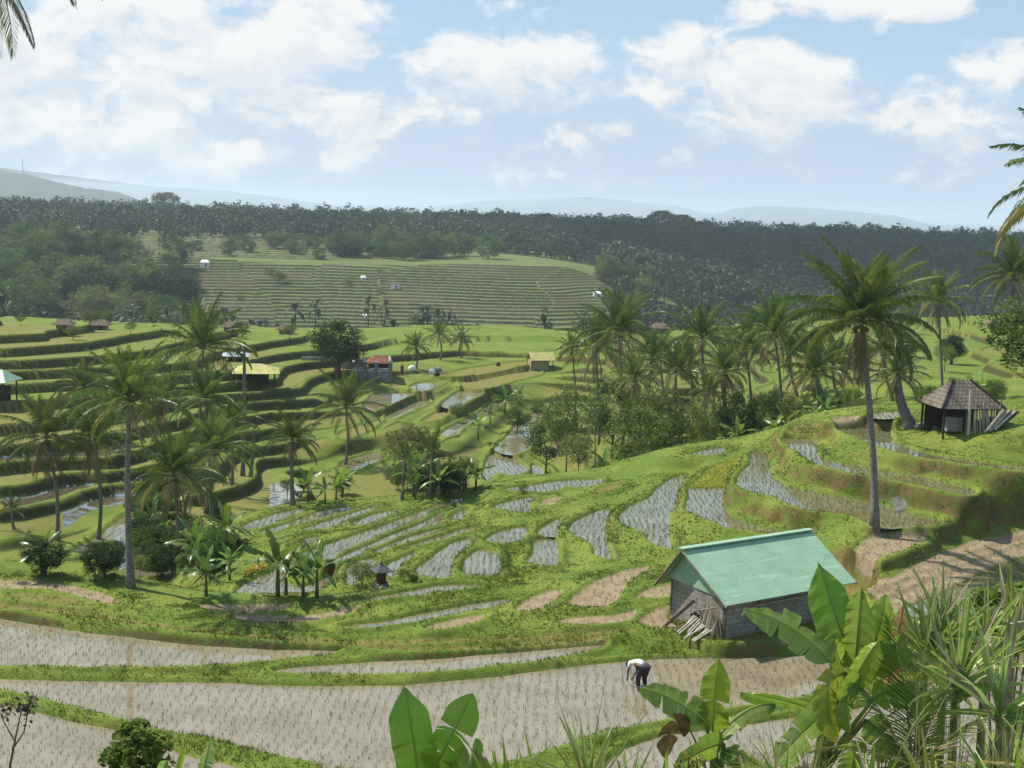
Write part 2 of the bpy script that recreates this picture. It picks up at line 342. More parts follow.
# polar grid about the viewpoint: fine near, coarse far
def seq(a, b, s): return list(np.arange(a, b, s))
rs = seq(1,16,.5)+seq(16,24,.14)+seq(24,42,.05)+seq(42,52,.08)+seq(52,64,.12)+seq(64,130,.17)+seq(130,290,1.2)+seq(290,395,.42)+seq(395,560,.9); rs=[q*KD for q in rs]
r = 560.*KD
while r < 25000: rs.append(r); r *= 1.03
rs = np.array(rs); th = np.linspace(R(-31), R(31), 1050)
GR, GT = np.meshgrid(rs, th, indexing='ij'); GX = GR*np.sin(GT); GY = GR*np.cos(GT); GN = GR/KD
ri = np.unique(np.r_[np.arange(0,len(rs),6), len(rs)-1]); ti = np.unique(np.r_[np.arange(0,len(th),6), len(th)-1])
Sc = base_s(GX[np.ix_(ri,ti)], GY[np.ix_(ri,ti)])
tmp = np.stack([np.interp(np.arange(len(th)), ti, row) for row in Sc])
S = np.stack([np.interp(np.arange(len(rs)), ri, tmp[:,j]) for j in range(len(th))],1)
# stepped slopes: the far side of the valley and the hillside beyond it
nz = fbm(GX*.05+40, GY*.05, 3)-.45
gSr = np.gradient(S,axis=0)/np.gradient(rs)[:,None]; gSt = np.gradient(S,axis=1)/(GR*(th[1]-th[0])); GRAD = np.hypot(gSr,gSt)
def steps(S, step, nx, bund, wr=.45, wb=.45, base=0):
    """level treads, each with a low bank at its outer edge and a steep face below it"""
    t = S/step + nx; k = np.floor(t); f = t-k; fr = np.clip(wr*GRAD/step, .03, .45); fb = np.clip(wb*GRAD/step,.03,.4)
    z = (k+.42)*step + sstep(0,1,(f-1+fr)/fr)*step + bund*sstep(1.5,.9,f/fb)
    return z, f, k, fr, fb
stepv = np.where(GN<92, .72, .95)
tilt = (.042*np.clip(GR-142,0,90)+.055*np.clip(GR-84,0,58))*(GT<R(4))+.03*np.clip(GR-105,0,110)*(GT>=R(4))*sstep(R(4),R(6),GT)
z1,f1,k1,fr1,fb1 = steps(S+tilt, .8, nz*.9, .16); z1 = z1-tilt
m1 = sstep(54,58,GN)*(1-sstep(150,165,GN))
# only where the ground was cut into terraces
m1 = m1*np.where((GT>R(1.4))&(GN<85), 0, 1)
blk = np.floor(GT*17+fbm(GX*.006,GY*.006)*3+GR*.004)
z2,f2,k2,fr2,fb2 = steps(S, .75, (fbm(GX*.012+9, GY*.012,3)-.45)*3+GX*.012*np.sign(np.sin(blk*2.3))+blk*.37, .12, 1.6, 1.)
bl = GT - (R(9.5) - 0*GN)
m2 = sstep(286,292,GN)*(1-sstep(386,394,GN))*(1-sstep(-.03,.015,GT-R(4.5)))
z3,f3,k3,fr3,fb3 = steps(S + GR*.012, .55, (fbm(GX*.01+3, GY*.01,3)-.45)*3, .12, 1.5, 1.)
m3 = sstep(396,402,GN)*(1-sstep(520,540,GN))*(1-sstep(-.05,.02,GT-R(-6)))
m4 = sstep(380,400,GN)*(1-sstep(470,500,GN))*sstep(R(4),R(5.5),GT)*(1-sstep(R(13),R(14),GT))
Z = S + m1*(z1-S) + m2*(z2-S) + m4*(z3-GR*.012-S)
wet = np.zeros_like(S); dry = np.zeros_like(S)
plot1 = vnoise(k1*3.7+1, np.floor(GT*9+k1*.37)*5.3)
wet = np.maximum(wet, m1*sstep(0,.03,f1-fb1*1.3)*(f1<1-fr1*1.2)*(plot1>.58)*(GN<72)*(GT<R(2)))
stepd = m1*sstep(-.15,.1,(f1-1+fr1)/fr1)*(f1<.985)
tread1 = m1*sstep(0,.05,f1-fb1*1.2)*(f1<1-fr1)*np.clip((.62-plot1)*6,0,1)*(GN<118)*.8
tone = np.zeros_like(S)
plot2 = vnoise(np.floor(k2*.34)*2.1+3, blk*7.7)
step2 = np.maximum(m2*np.maximum((f2>1-fr2),(f2>.55)*.8)*(f2<.96), m3*(f3>.5)*(f3<.95))
Z = Z + m3*(z3-GR*.012-S)
tone = np.where((m2>.5), plot2, np.where(m1>.5, plot1*.6, 0))
tone = np.where(m3>.5, .6, tone)
# traced fields
D0 = np.clip(.04*GR, 1.6, 5)
Wt = 1/D0**3; Zs = Z*Wt; bund = np.full_like(S,-99.); inside = np.full_like(S, 0, int); Zin = np.zeros_like(S); soil = np.zeros_like(S); nearest = np.full_like(S, 9.)
def sdist(px, py, W):
    A = W; Bp = np.roll(W,-1,0); d2 = np.full(px.shape, 1e9); ins = np.zeros(px.shape, bool)
    for a,b in zip(A,Bp):
        ex,ey = b-a; wx = px-a[0]; wy = py-a[1]
        t = np.clip((wx*ex+wy*ey)/(ex*ex+ey*ey+1e-12),0,1)
        d2 = np.minimum(d2, (wx-ex*t)**2+(wy-ey*t)**2)
        c = ((a[1]>py)!=(b[1]>py)); ins ^= c & (px < ex*(py-a[1])/(ey+1e-12)+a[0])
    d = np.sqrt(d2); return np.where(ins,-d,d)
gxf, gyf = GX.ravel(), GY.ravel(); Zf=Z.ravel()
for a in (Wt,Zs): pass
Wt=Wt.ravel().copy(); Zs=Zs.ravel().copy(); bund=bund.ravel(); inside=inside.ravel(); Zin=Zin.ravel(); nearest=nearest.ravel(); wetf=wet.ravel().copy(); dryf=dry.ravel()
wob = (fbm(gxf*1.3, gyf*1.3, 3)-.44)*.30
for pi,(z,kind,W) in enumerate(POLYS):
    far = np.hypot(*W.mean(0)) > 76
    mg = 7 if far else 4
    lo = W.min(0)-mg; hi = W.max(0)+mg
    ix = np.nonzero((gxf>lo[0])&(gxf<hi[0])&(gyf>lo[1])&(gyf<hi[1]))[0]
    if not len(ix): continue
    sd = sdist(gxf[ix], gyf[ix], W) + wob[ix]*(2. if far else 1)*.5
    d = np.maximum(sd,0); w = 1/(d+.06)**(4.5 if far else 3.6)*(4 if far else 1.3)
    Wt[ix] += w; Zs[ix] += w*z
    bh, bw = (.25,.45) if far else ((.17,.27) if kind in 'wy' else (.11,.3))
    b = np.where(sd>0, z + bh*sstep(0,.2 if not far else .3,sd)*(1-sstep(bw*.75,bw*1.7,sd)) + (-9)*(sd>bw*1.7), -99)
    bund[ix] = np.maximum(bund[ix], b)
    s_in = sd<0; inside[ix[s_in]] = pi+1
    Zin[ix[s_in]] = z + np.maximum(-.12, sd[s_in])*(1 if kind in 'wy' else .15)
    nearest[ix] = np.minimum(nearest[ix], np.abs(sd))
    wetf[ix[sd<2.5]] *= 0
Zb = Zs/Wt
Zo = np.maximum(Zb, bund) + (fbm(gxf*2.1,gyf*2.1,3)-.44)*.065*(gyf<100)
Zf = np.where(inside>0, Zin, Zo)
Zg = Zf.reshape(S.shape)
for _ in range(2):     # soften steps finer than the sheet can carry
    n0 = (GR>20)&(GR<95); B1 = Zg.copy(); B1[1:-1] = (Zg[:-2]+2*Zg[1:-1]+Zg[2:])/4; B2 = B1.copy(); B2[:,2:-2] = (B1[:,:-4]+2*B1[:,1:-3]+3*B1[:,2:-2]+2*B1[:,3:-1]+B1[:,4:])/9
    Zg = np.where(n0, B2, Zg)
Zf = Zg.ravel()
kinds = np.array([0]+[{'w':1,'m':2,'g':3,'y':1}[k] for _,k,_ in POLYS]); sortf = kinds[inside]
def ground(x, y):
    r = math.hypot(x,y); t = math.atan2(x,y)
    i = np.clip(np.searchsorted(rs, r)-1, 0, len(rs)-2); j = np.clip(np.searchsorted(th, t)-1, 0, len(th)-2)
    fr = min(max((r-rs[i])/(rs[i+1]-rs[i]),0),1); ft = min(max((t-th[j])/(th[j+1]-th[j]),0),1)
    return float((Zg[i,j]*(1-ft)+Zg[i,j+1]*ft)*(1-fr)+(Zg[i+1,j]*(1-ft)+Zg[i+1,j+1]*ft)*fr)
def hit(u, v, dmin=16):
    """first point where the sight line through a pixel meets the ground"""
    X,Y,Zr = rays(u,v); h = math.hypot(X,Y)
    d = dmin
    while d < 3000:
        if CAMZ+float(Zr)/h*d <= ground(float(X)/h*d, float(Y)/h*d): break
        d += .15 if d<150 else d*.004
    x,y = float(X)/h*d, float(Y)/h*d; return np.array([x,y,ground(x,y)])
nr, nt_ = S.shape
idx = np.arange(nr*nt_).reshape(nr,nt_)
quads = np.stack([idx[:-1,:-1], idx[:-1,1:], idx[1:,1:], idx[1:,:-1]],-1).reshape(-1,4)[:, ::-1]
g = MB(); g.add(np.stack([gxf,gyf,Zf],-1), quads)
def fattr(me, name, a):
    at = me.attributes.new(name, 'FLOAT', 'POINT'); at.data.foreach_set('value', np.asarray(a,np.float32).ravel())
# ground material
m_ground, nt, o = mat('ground'); n = N(nt)
P = n.pos(); geo = n.new('ShaderNodeNewGeometry')
nb = n.noise(.35,P,5); ns = n.noise(2.2,P,5,.65); nf = n.noise(14,P,3,.7)
grass = n.mix(n.ss(nb,.38,.62), (.095,.148,.021), (.148,.182,.031))
grass = n.mix(n.ss(ns,.5,.8,0,.7), grass, (.15,.135,.04))
grass = n.mix(n.ss(nf,.45,.8), grass, (.035,.06,.01))
sepz = n.new('ShaderNodeSeparateXYZ'); n.set(sepz.inputs[0], geo.outputs['True Normal'])
steep = n.ss(sepz.outputs[2], .45, .85, 1, 0)
soilc = n.mix(n.ss(ns,.35,.65), (.075,.05,.022), (.15,.11,.04))
soilc = n.mix(n.ss(n.noise(5,P,4),.5,.62), soilc, (.07,.09,.018))
col = n.mix(n.math('MULTIPLY', steep, n.ss(n.noise(1.1,P,4),.34,.56)), grass, soilc)
stepc = n.mix(n.ss(nf,.4,.6), (.035,.032,.014), (.045,.055,.012))  # riser faces turned from the sun: their shade is put into this dark colour
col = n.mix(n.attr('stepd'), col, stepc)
mud = n.mix(n.ss(ns,.3,.7), (.19,.14,.085), (.28,.215,.14)); mud = n.mix(n.ss(nf,.5,.75), mud, (.13,.12,.05))
col = n.mix(n.attr('soil'), col, mud)
dryg = n.mix(n.ss(ns,.3,.7), (.12,.135,.028), (.18,.14,.05))
col = n.mix(n.attr('tread'), col, dryg)
tn = n.attr('tone'); 
col = n.mix(n.ss(tn,.5,.8), col, n.mix(ns,(.10,.085,.045),(.16,.12,.07)))
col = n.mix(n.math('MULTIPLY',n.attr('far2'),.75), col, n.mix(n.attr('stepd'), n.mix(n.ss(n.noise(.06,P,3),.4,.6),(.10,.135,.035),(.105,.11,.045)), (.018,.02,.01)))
farf = n.mix(n.ss(n.noise(.02,P,6,.7),.35,.65), (.02,.034,.012), (.04,.056,.02))
col = n.mix(n.attr('far'), col, farf)
wetm = n.attr('wet')
col = n.mix(wetm, col, n.mix(ns,(.20,.15,.08),(.13,.12,.05)))
bp = n.bump(nf, .5, .06)
sh = n.bsdf(col, .9, .1, bp)
gl = n.new('ShaderNodeBsdfGlossy'); gl.inputs['Roughness'].default_value=.08
fr = n.new('ShaderNodeFresnel'); fr.inputs['IOR'].default_value=1.6
n.out(n.mixsh(n.math('MULTIPLY', wetm, n.math('MULTIPLY', fr.outputs[0], .7)), sh, gl.outputs[0]))
og = g.build('ground', m_ground, smooth=True); tag(og, kind='structure')
me = og.data
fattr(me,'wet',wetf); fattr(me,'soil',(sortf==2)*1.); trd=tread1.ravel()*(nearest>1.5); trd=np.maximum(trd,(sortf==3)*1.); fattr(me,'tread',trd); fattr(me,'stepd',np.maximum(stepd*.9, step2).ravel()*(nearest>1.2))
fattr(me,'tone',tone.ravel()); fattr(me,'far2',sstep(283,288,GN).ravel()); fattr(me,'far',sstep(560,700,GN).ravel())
# water in every flooded field
def watermat(name, c1, c2, ior, scale=.6):
    m, nt, o = mat(name); n = N(nt); P = n.pos()
    f = n.noise(scale,P,4,.6); c = n.mix(n.ss(f,.35,.65), c1, c2); c = n.mix(n.ss(n.noise(7,P,3),.55,.8), c, [k*.55 for k in c1])
    b = n.bump(n.noise(3.5,P,2), .05, .02)
    d = n.bsdf(c, .9, 0.)
    g = n.new('ShaderNodeBsdfGlossy'); g.inputs['Roughness'].default_value=.06; g.inputs['Color'].default_value=(.95,.98,.92,1); n.set(g.inputs['Normal'], b)
    fr = n.new('ShaderNodeFresnel'); fr.inputs['IOR'].default_value=ior; n.set(fr.inputs['Normal'], b)
    n.out(n.mixsh(fr.outputs[0], d, g.outputs[0])); return m
m_water = watermat('muddy_water', (.185,.150,.10), (.235,.195,.135), 1.65)
m_water2 = watermat('shallow_water', (.14,.12,.06), (.18,.165,.10), 2.5)
for pi,(z,kind,W) in enumerate(POLYS):
    if kind not in 'wy': continue
    bm = bmesh.new(); c = W.mean(0)
    vs = [bm.verts.new((*(p+(p-c)/np.linalg.norm(p-c)*.05), z)) for p in W]; f = bm.faces.new(vs)
    bmesh.ops.triangulate(bm, faces=[f]); bmesh.ops.recalc_face_normals(bm, faces=bm.faces)
    if sum(ff.normal.z*ff.calc_area() for ff in bm.faces) < 0: bmesh.ops.reverse_faces(bm, faces=bm.faces)
    me = bpy.data.meshes.new('paddy_water'); bm.to_mesh(me); bm.free(); me.materials.append(m_water if pi<5 else m_water2)
    ow = bpy.data.objects.new('paddy_water', me); COL.objects.link(ow); tag(ow, kind='structure')
# ------------------------------------------------------------------ sun, sky with clouds, air
SUN_AZ, SUN_EL = R(-62), R(52)      # bearing from straight ahead, height
sd = Vector((math.sin(SUN_AZ)*math.cos(SUN_EL), math.cos(SUN_AZ)*math.cos(SUN_EL), math.sin(SUN_EL)))
sl = bpy.data.lights.new('sun','SUN'); sl.energy = 5.0; sl.angle = R(.5); sl.color=(1,.94,.83)
so = bpy.data.objects.new('sun', sl); COL.objects.link(so); so.rotation_euler = (-sd).to_track_quat('-Z','Y').to_euler()
w = bpy.data.worlds.new('World'); SC.world = w; w.use_nodes = True; nt = w.node_tree; nt.nodes.clear(); n = N(nt)
sky = n.new('ShaderNodeTexSky', sky_type='NISHITA'); sky.sun_disc=False; sky.sun_elevation=SUN_EL; sky.sun_rotation=SUN_AZ%(2*math.pi)
sky.altitude=0; sky.air_density=1; sky.dust_density=1.2; sky.ozone_density=1.5
tc = n.new('ShaderNodeTexCoord').outputs['Generated']
nm = n.new('ShaderNodeVectorMath', operation='NORMALIZE'); n.set(nm.inputs[0], tc)
sp = n.new('ShaderNodeSeparateXYZ'); n.set(sp.inputs[0], nm.outputs[0])
az = n.math('ARCTAN2', sp.outputs[0], sp.outputs[1]); el = n.math('ARCSINE', sp.outputs[2])
def pxdir(u,v):
    X,Y,Z_ = rays(u,v); return math.atan2(X,Y), math.atan2(Z_, math.hypot(X,Y))
CLOUDS = [(60,60,190,75,1.0),(200,40,120,55,1.0),(300,28,85,38,1.1),(110,120,230,55,.85),(285,75,60,30,.8),(365,118,46,34,.75),(20,10,120,40,.5),
 (510,75,85,52,1.1),(470,100,55,40,.9),(555,130,60,18,.6),(612,128,30,14,.6),(600,88,40,20,.5),
 (745,85,105,42,1.05),(820,75,50,26,.9),(690,62,60,30,.8),(650,45,34,12,.6),(780,128,80,22,.6),
 (945,128,62,30,.9),(985,75,55,36,.7),(925,100,30,14,.5),(875,4,130,20,.85),(1010,60,40,30,.6),(390,70,40,20,.45),(440,20,40,12,.3),
 (512,172,700,26,.35),(200,160,260,40,.5),(-250,80,200,90,1),(1250,80,160,60,.9),(1500,60,160,80,.9),(-600,60,200,90,1)]
import itertools
def cover(dz):
    """how much cloud a direction holds; dz shifts the look-up upwards"""
    vo = n.new('ShaderNodeCombineXYZ'); e2 = n.math('ADD', el, dz)
    a2 = n.math('SUBTRACT', az, dz*.6)
    n.set(vo.inputs[0], n.math('MULTIPLY', a2, 1.0)); n.set(vo.inputs[1], n.math('MULTIPLY', e2, 1.55)); vo.inputs[2].default_value=.37
    nz_ = n.noise(21, vo.outputs[0], 9, .60, .3)
    nb_ = n.noise(4.5, vo.outputs[0], 3, .5)
    acc = None
    for (u,v,ru,rv,s) in CLOUDS:
        a0,e0 = pxdir(u,v)
        q = n.math('ADD', n.math('POWER', n.math('MULTIPLY', n.math('SUBTRACT',a2,a0), F/ru),2), n.math('POWER', n.math('MULTIPLY', n.math('SUBTRACT',e2,e0), F/rv),2))
        b = n.math('MULTIPLY', n.math('SUBTRACT', 1, n.math('MULTIPLY', q, .5)), s)
        acc = b if acc is None else n.math('SMOOTH_MAX', acc, b, .25)
    acc = n.math('MAXIMUM', acc, -.35)
    k = n.math('ADD', acc, n.math('MULTIPLY', n.math('SUBTRACT', nz_, .5), 3.1)); k = n.math('ADD', k, n.math('MULTIPLY', n.math('SUBTRACT', nb_, .5), 1.2))
    return k
k0 = cover(0.); k1 = cover(.016)
dens = n.ss(k0, .22, .85)
lit = n.ss(n.math('SUBTRACT', k0, n.math('MULTIPLY',k1,1.0)), -.35, .5)   # edge towards the sun is bright, the underside grey
core = n.ss(k0, .8, 2.0)
shade = n.math('MULTIPLY', n.math('SUBTRACT', 1, lit), n.math('MULTIPLY_ADD', core, .5, .5))
ccol = n.mix(shade, (8.0,7.95,7.8), (5.5,6.0,6.75))
hs=n.new('ShaderNodeHueSaturation'); hs.inputs['Saturation'].default_value=1.25; n.set(hs.inputs['Color'],sky.outputs[0]); skc = hs.outputs[0]
hz = n.ss(el, 0., .17, 1., .12)
skc = n.mix(.75, skc, (3.5,5.35,7.25)); skc = n.mix(hz, skc, (4.9,5.95,7.1))
full = n.mix(n.math('MULTIPLY', dens, .93), skc, ccol)
bg = n.new('ShaderNodeBackground'); n.set(bg.inputs[0], full); bg.inputs[1].default_value=.08
ow_ = n.new('ShaderNodeOutputWorld'); nt.links.new(bg.outputs[0], ow_.inputs[0])
# air: one even volume round everything
HB = MB(); HB.box((0,0,5), (52000,52000,170))
mh, nt, o = mat('haze'); n = N(nt)
pv = n.new('ShaderNodeVolumePrincipled'); pv.inputs['Color'].default_value=(.76,.89,1,1); pv.inputs['Density'].default_value=.00014; pv.inputs['Anisotropy'].default_value=.1
nt.links.new(pv.outputs[0], o.inputs['Volume'])
oh = HB.build('haze', mh); tag(oh, kind='stuff')

# the cloud whose shade lies on the wooded slope: high above, well outside the frame
def cloud(cx_, cy_, h, rx, ry, n_, seed):
    r_=np.random.default_rng(seed); mb=MB(); off=h/math.tan(SUN_EL)
    for i in range(n_):
        a=r_.uniform(0,6.28); q=math.sqrt(r_.random()); x=cx_+math.sin(a)*q*rx+off*math.sin(SUN_AZ); y=cy_+math.cos(a)*q*ry+off*math.cos(SUN_AZ); s_=r_.uniform(.16,.34)*min(rx,ry)*(1.25-q*.6)
        bm=bmesh.new(); bmesh.ops.create_icosphere(bm,subdivisions=3,radius=1); V=np.array([v.co[:] for v in bm.verts]); k=1+.5*(fbm(V[:,0]*1.5+i*3.1,V[:,1]*1.5+V[:,2]*1.3,4)-.45)
        mb.add(V*k[:,None]*[s_,s_,s_*.45]+[x,y,h+r_.uniform(0,.2)*s_],tris=[[v.index for v in f.verts] for f in bm.faces]); bm.free()
    m,nt,o=mat('cloud_white'); n=N(nt); n.out(n.bsdf((.85,.85,.86),1,0)); ob=mb.build('cloud',m,smooth=True); tag(ob,kind='structure')
cloud(330,980,900,560,260,70,3)
cloud(260,690,900,130,90,24,5)
# ------------------------------------------------------------------ plants: materials
m_frond = leafmat('palm_leaf', (.08,.13,.018), (.125,.165,.027), .42, .38, .5, .9)
m_frondy = leafmat('palm_leaf_yellowing', (.16,.17,.03), (.24,.20,.05), .35, .5, .3, .9)
m_frondd = leafmat('palm_leaf_dry', (.27,.21,.13), (.18,.13,.075), .15, .8, .1, .9)
m_rachis = plain('palm_stalk', (.17,.16,.05), (.10,.11,.03), .5)
m_trunk = plain('palm_bark', (.21,.185,.155), (.11,.095,.078), .9, .1, 6, .4, stretch=(1,1,4))
m_bark = plain('tree_bark', (.13,.10,.075), (.07,.055,.04), .9, .1, 5, .4)
m_coco = plain('coconut_husk', (.07,.055,.02), (.035,.04,.012), .6)
m_leafdk = leafmat('leaf_dark', (.022,.048,.013), (.042,.078,.018), .25, .6, .08, 1.5)
m_leafmd = leafmat('leaf_mid', (.075,.125,.022), (.12,.17,.035), .42, .6, .08, 1.2)
m_leaflt = leafmat('leaf_light', (.11,.165,.028), (.17,.21,.045), .4, .6, .08, 1.2)
m_leafol = leafmat('leaf_olive', (.11,.12,.035), (.16,.15,.05), .4, .6, .06, 1.2)
m_ban = leafmat('banana_leaf', (.10,.18,.022), (.16,.235,.04), .45, .35, .5, .8)
m_bans = plain('banana_stem', (.12,.13,.04), (.09,.06,.03), .6, .3, 6)
m_dryleaf = leafmat('dry_leaf', (.26,.17,.07), (.15,.09,.04), .2, .8, .1, 4)

def frond(mb, az, e0, L, droop, n=34, lw=.05, ll=.85, hang=.35, m=0, mr=1, twist=0., at=(0,0,0), curl=1.4):
    """one feather leaf: a bending stalk with two rows of leaflets"""
    k = 14; t = np.linspace(0,1,k); e = e0 - droop*t**curl
    h = np.array([math.sin(az), math.cos(az), 0]); ds = L/(k-1)
    P = np.zeros((k,3)); P[1:] = np.cumsum(ds*(np.cos(e[:-1,None])*h + np.sin(e[:-1,None])*np.array([0,0,1.])), 0); P += np.array(at)
    mb.tube(P[::2] if k>10 else P, np.linspace(.035,.008,len(P[::2]))*L/4.2, 4, mr, False)
    side = np.array([math.cos(az), -math.sin(az), 0])
    tt = np.linspace(.14,.985,n); V=[]; q=[]; tr=[]
    for s in (-1,1):
        for i,a in enumerate(tt):
            a = min(.995, a+random.uniform(-.3,.3)/n); x = a*(k-1); j=min(int(x),k-2); f=x-j
            p = P[j]*(1-f)+P[j+1]*f; T = P[j+1]-P[j]; T/=np.linalg.norm(T)
            up = np.cross(side,T); up = up if up[2]>0 or abs(up[2])<.2 else up
            sd_ = side*math.cos(twist)+up*math.sin(twist)
            l = ll*L/4.2*math.sin(math.pi*(a*.80+.16))**.75*random.uniform(.85,1.1)
            sw = 1.15-.75*a
            D = s*sd_*math.sin(sw)+T*math.cos(sw)+up*.18; D/=np.linalg.norm(D)
            hg = hang*random.uniform(.7,1.3)
            p1 = p + D*l*.5 + np.array([0,0,-hg*l*.12]); D2 = D+np.array([0,0,-hg*1.6]); D2/=np.linalg.norm(D2); p2 = p1 + D2*l*.5
            w = np.cross(D, up); w = T*.6+up*.35; w /= np.linalg.norm(w); w *= lw*L/4.2*.5
            b = len(V); V += [p-w*.6, p+w*.6, p1+w, p1-w, p2]; q.append([b,b+1,b+2,b+3]); tr.append([b+3,b+2,b+4])
    mb.add(V, q, tr, m)
PALMMATS = [m_frond, m_rachis, m_frondy, m_frondd]
def crown_fronds(seed, L=4.3, n=32, upright=.5, dead=3):
    """angles of the fronds of one crown: young ones stand, old ones hang"""
    random.seed(seed); out=[]
    for i in range(n):
        a = i/(n-1); az = i*2.39996+random.uniform(-.25,.25)
        e0 = R(86)-a**1.15*R(98)+random.uniform(-.1,.1); dr = R(24)+a*R(92)*random.uniform(.8,1.2)
        if a>.8: dr *= .75
        out.append((az, e0, L*random.uniform(.88,1.05)*(.82 if a<.12 else 1), dr, 0 if a<.78+random.uniform(0,.25) else 2, .4+1.0*a))
    for i in range(dead): out.append((random.uniform(0,6.28), R(-62)+random.uniform(-.2,.15), L*.72, R(22), 3, .9))
    return out
def crown_mesh(seed, **k):
    mb = MB()
    nl = k.pop('nl',42); lw = k.pop('lw',.075)
    for az,e0,L,dr,m,hg in crown_fronds(seed, **k): frond(mb, az,e0,L,dr, nl, lw, .9, hg, m, 1, random.uniform(-.3,.3))
    random.seed(seed+1)
    return mb.mesh('crown', PALMMATS)
CROWNS = [crown_mesh(11), crown_mesh(12, n=26, L=4.0, dead=7), crown_mesh(13, n=30, L=4.4, dead=4), crown_mesh(14, n=24, L=4.6, dead=2)]
CROWN_YOUNG = crown_mesh(15, n=13, L=4.2, dead=0)
CROWN_FAR = [crown_mesh(16, n=16, nl=16, lw=.13, dead=2), crown_mesh(17, n=14, nl=16, lw=.13, dead=1)]
def areca_mesh(seed):
    mb=MB(); random.seed(seed)
    for i in range(11): frond(mb, i*2.4, R(70)-i*R(9), 2.0, R(70), 20, .09, 1.1, .3, 0, 1)
    return mb.mesh('crown', PALMMATS)
CROWN_ARECA = areca_mesh(5)
def nuts_mesh():
    mb=MB(); random.seed(4)
    for i in range(12):
        a=i*2.4; bm=bmesh.new(); bmesh.ops.create_icosphere(bm, subdivisions=1, radius=.10)
        V=np.array([v.co[:] for v in bm.verts])*[1,1,1.25]+[.3*math.sin(a),.3*math.cos(a),-.25-.05*(i%4)]; mb.add(V, tris=[[v.index for v in f.verts] for f in bm.faces]); bm.free()
    return mb.mesh('coconuts', m_coco, True)
NUTS = nuts_mesh()
def trunk_mesh(top, r0, r1, sway, n=12):
    top = np.array(top); t=np.linspace(0,1,n)[:,None]
    perp = np.array([math.cos(sway[0]), math.sin(sway[0]),0])*sway[1]
    P = top*t + perp*np.sin(t*math.pi)*(1-t*.3); P[0] -= [0,0,.6]
    rad = (r0*(1-t)+r1*t).ravel(); rad[0]*=1.7; rad[1]*=1.12
    rad *= 1+.05*np.sin(np.arange(n)*2.4)
    return MB().tube(P, rad, 9).mesh('trunk', m_trunk, True)
def palm(hub, base, rpx, label, group='coconut palms among the rice terraces', proto=0, sway=.35, rz=None, nuts=True, name='coconut_palm', r0=.135, fronds=False, cat='palm tree'):
    """hub: pixel of the crown's heart; base: pixel of the foot, or ('d', u, distance)"""
    if base[0]=='d': b = at_d(base[1], 500, base[2]*KD); b[2] = ground(b[0], b[1])
    else: b = hit(*base)
    d = math.hypot(b[0],b[1]); h = at_d(hub[0], hub[1], d)
    e = empty(name, b, 0, label, cat, group)
    top = h-b
    kid('trunk', trunk_mesh(top, r0, r0*.62, (random.uniform(0,6.28), sway)), e)
    sc = rpx*d/F/4.05; mesh = proto if not isinstance(proto,int) else CROWNS[proto%len(CROWNS)]
    rz = random.uniform(0,6.28) if rz is None else rz
    if fronds:
        for az,e0,L,dr,m,hg in crown_fronds(proto, n=36, L=4.3, dead=4):
            mb=MB(); frond(mb, az, e0, L, dr, 62, .075, .95, hg, m, 1, random.uniform(-.3,.3)); c = mb.build('frond', PALMMATS, e); c.location=top; c.scale=(sc,)*3; c.rotation_euler=(0,0,rz)
    else:
        c = kid('crown', mesh, e); c.location = top; c.rotation_euler=(random.uniform(-.08,.08),random.uniform(-.08,.08),rz); c.scale=(sc,)*3
    if nuts:
        c = kid('coconuts', NUTS, e); c.location = top; c.scale=(sc,)*3
    return e
random.seed(21)
palm((861,322),(875,527),84,'tallest coconut palm with full crown, rising from the terrace behind the green roofed shed',proto=31,fronds=True,rz=.4,sway=.5,r0=.165)
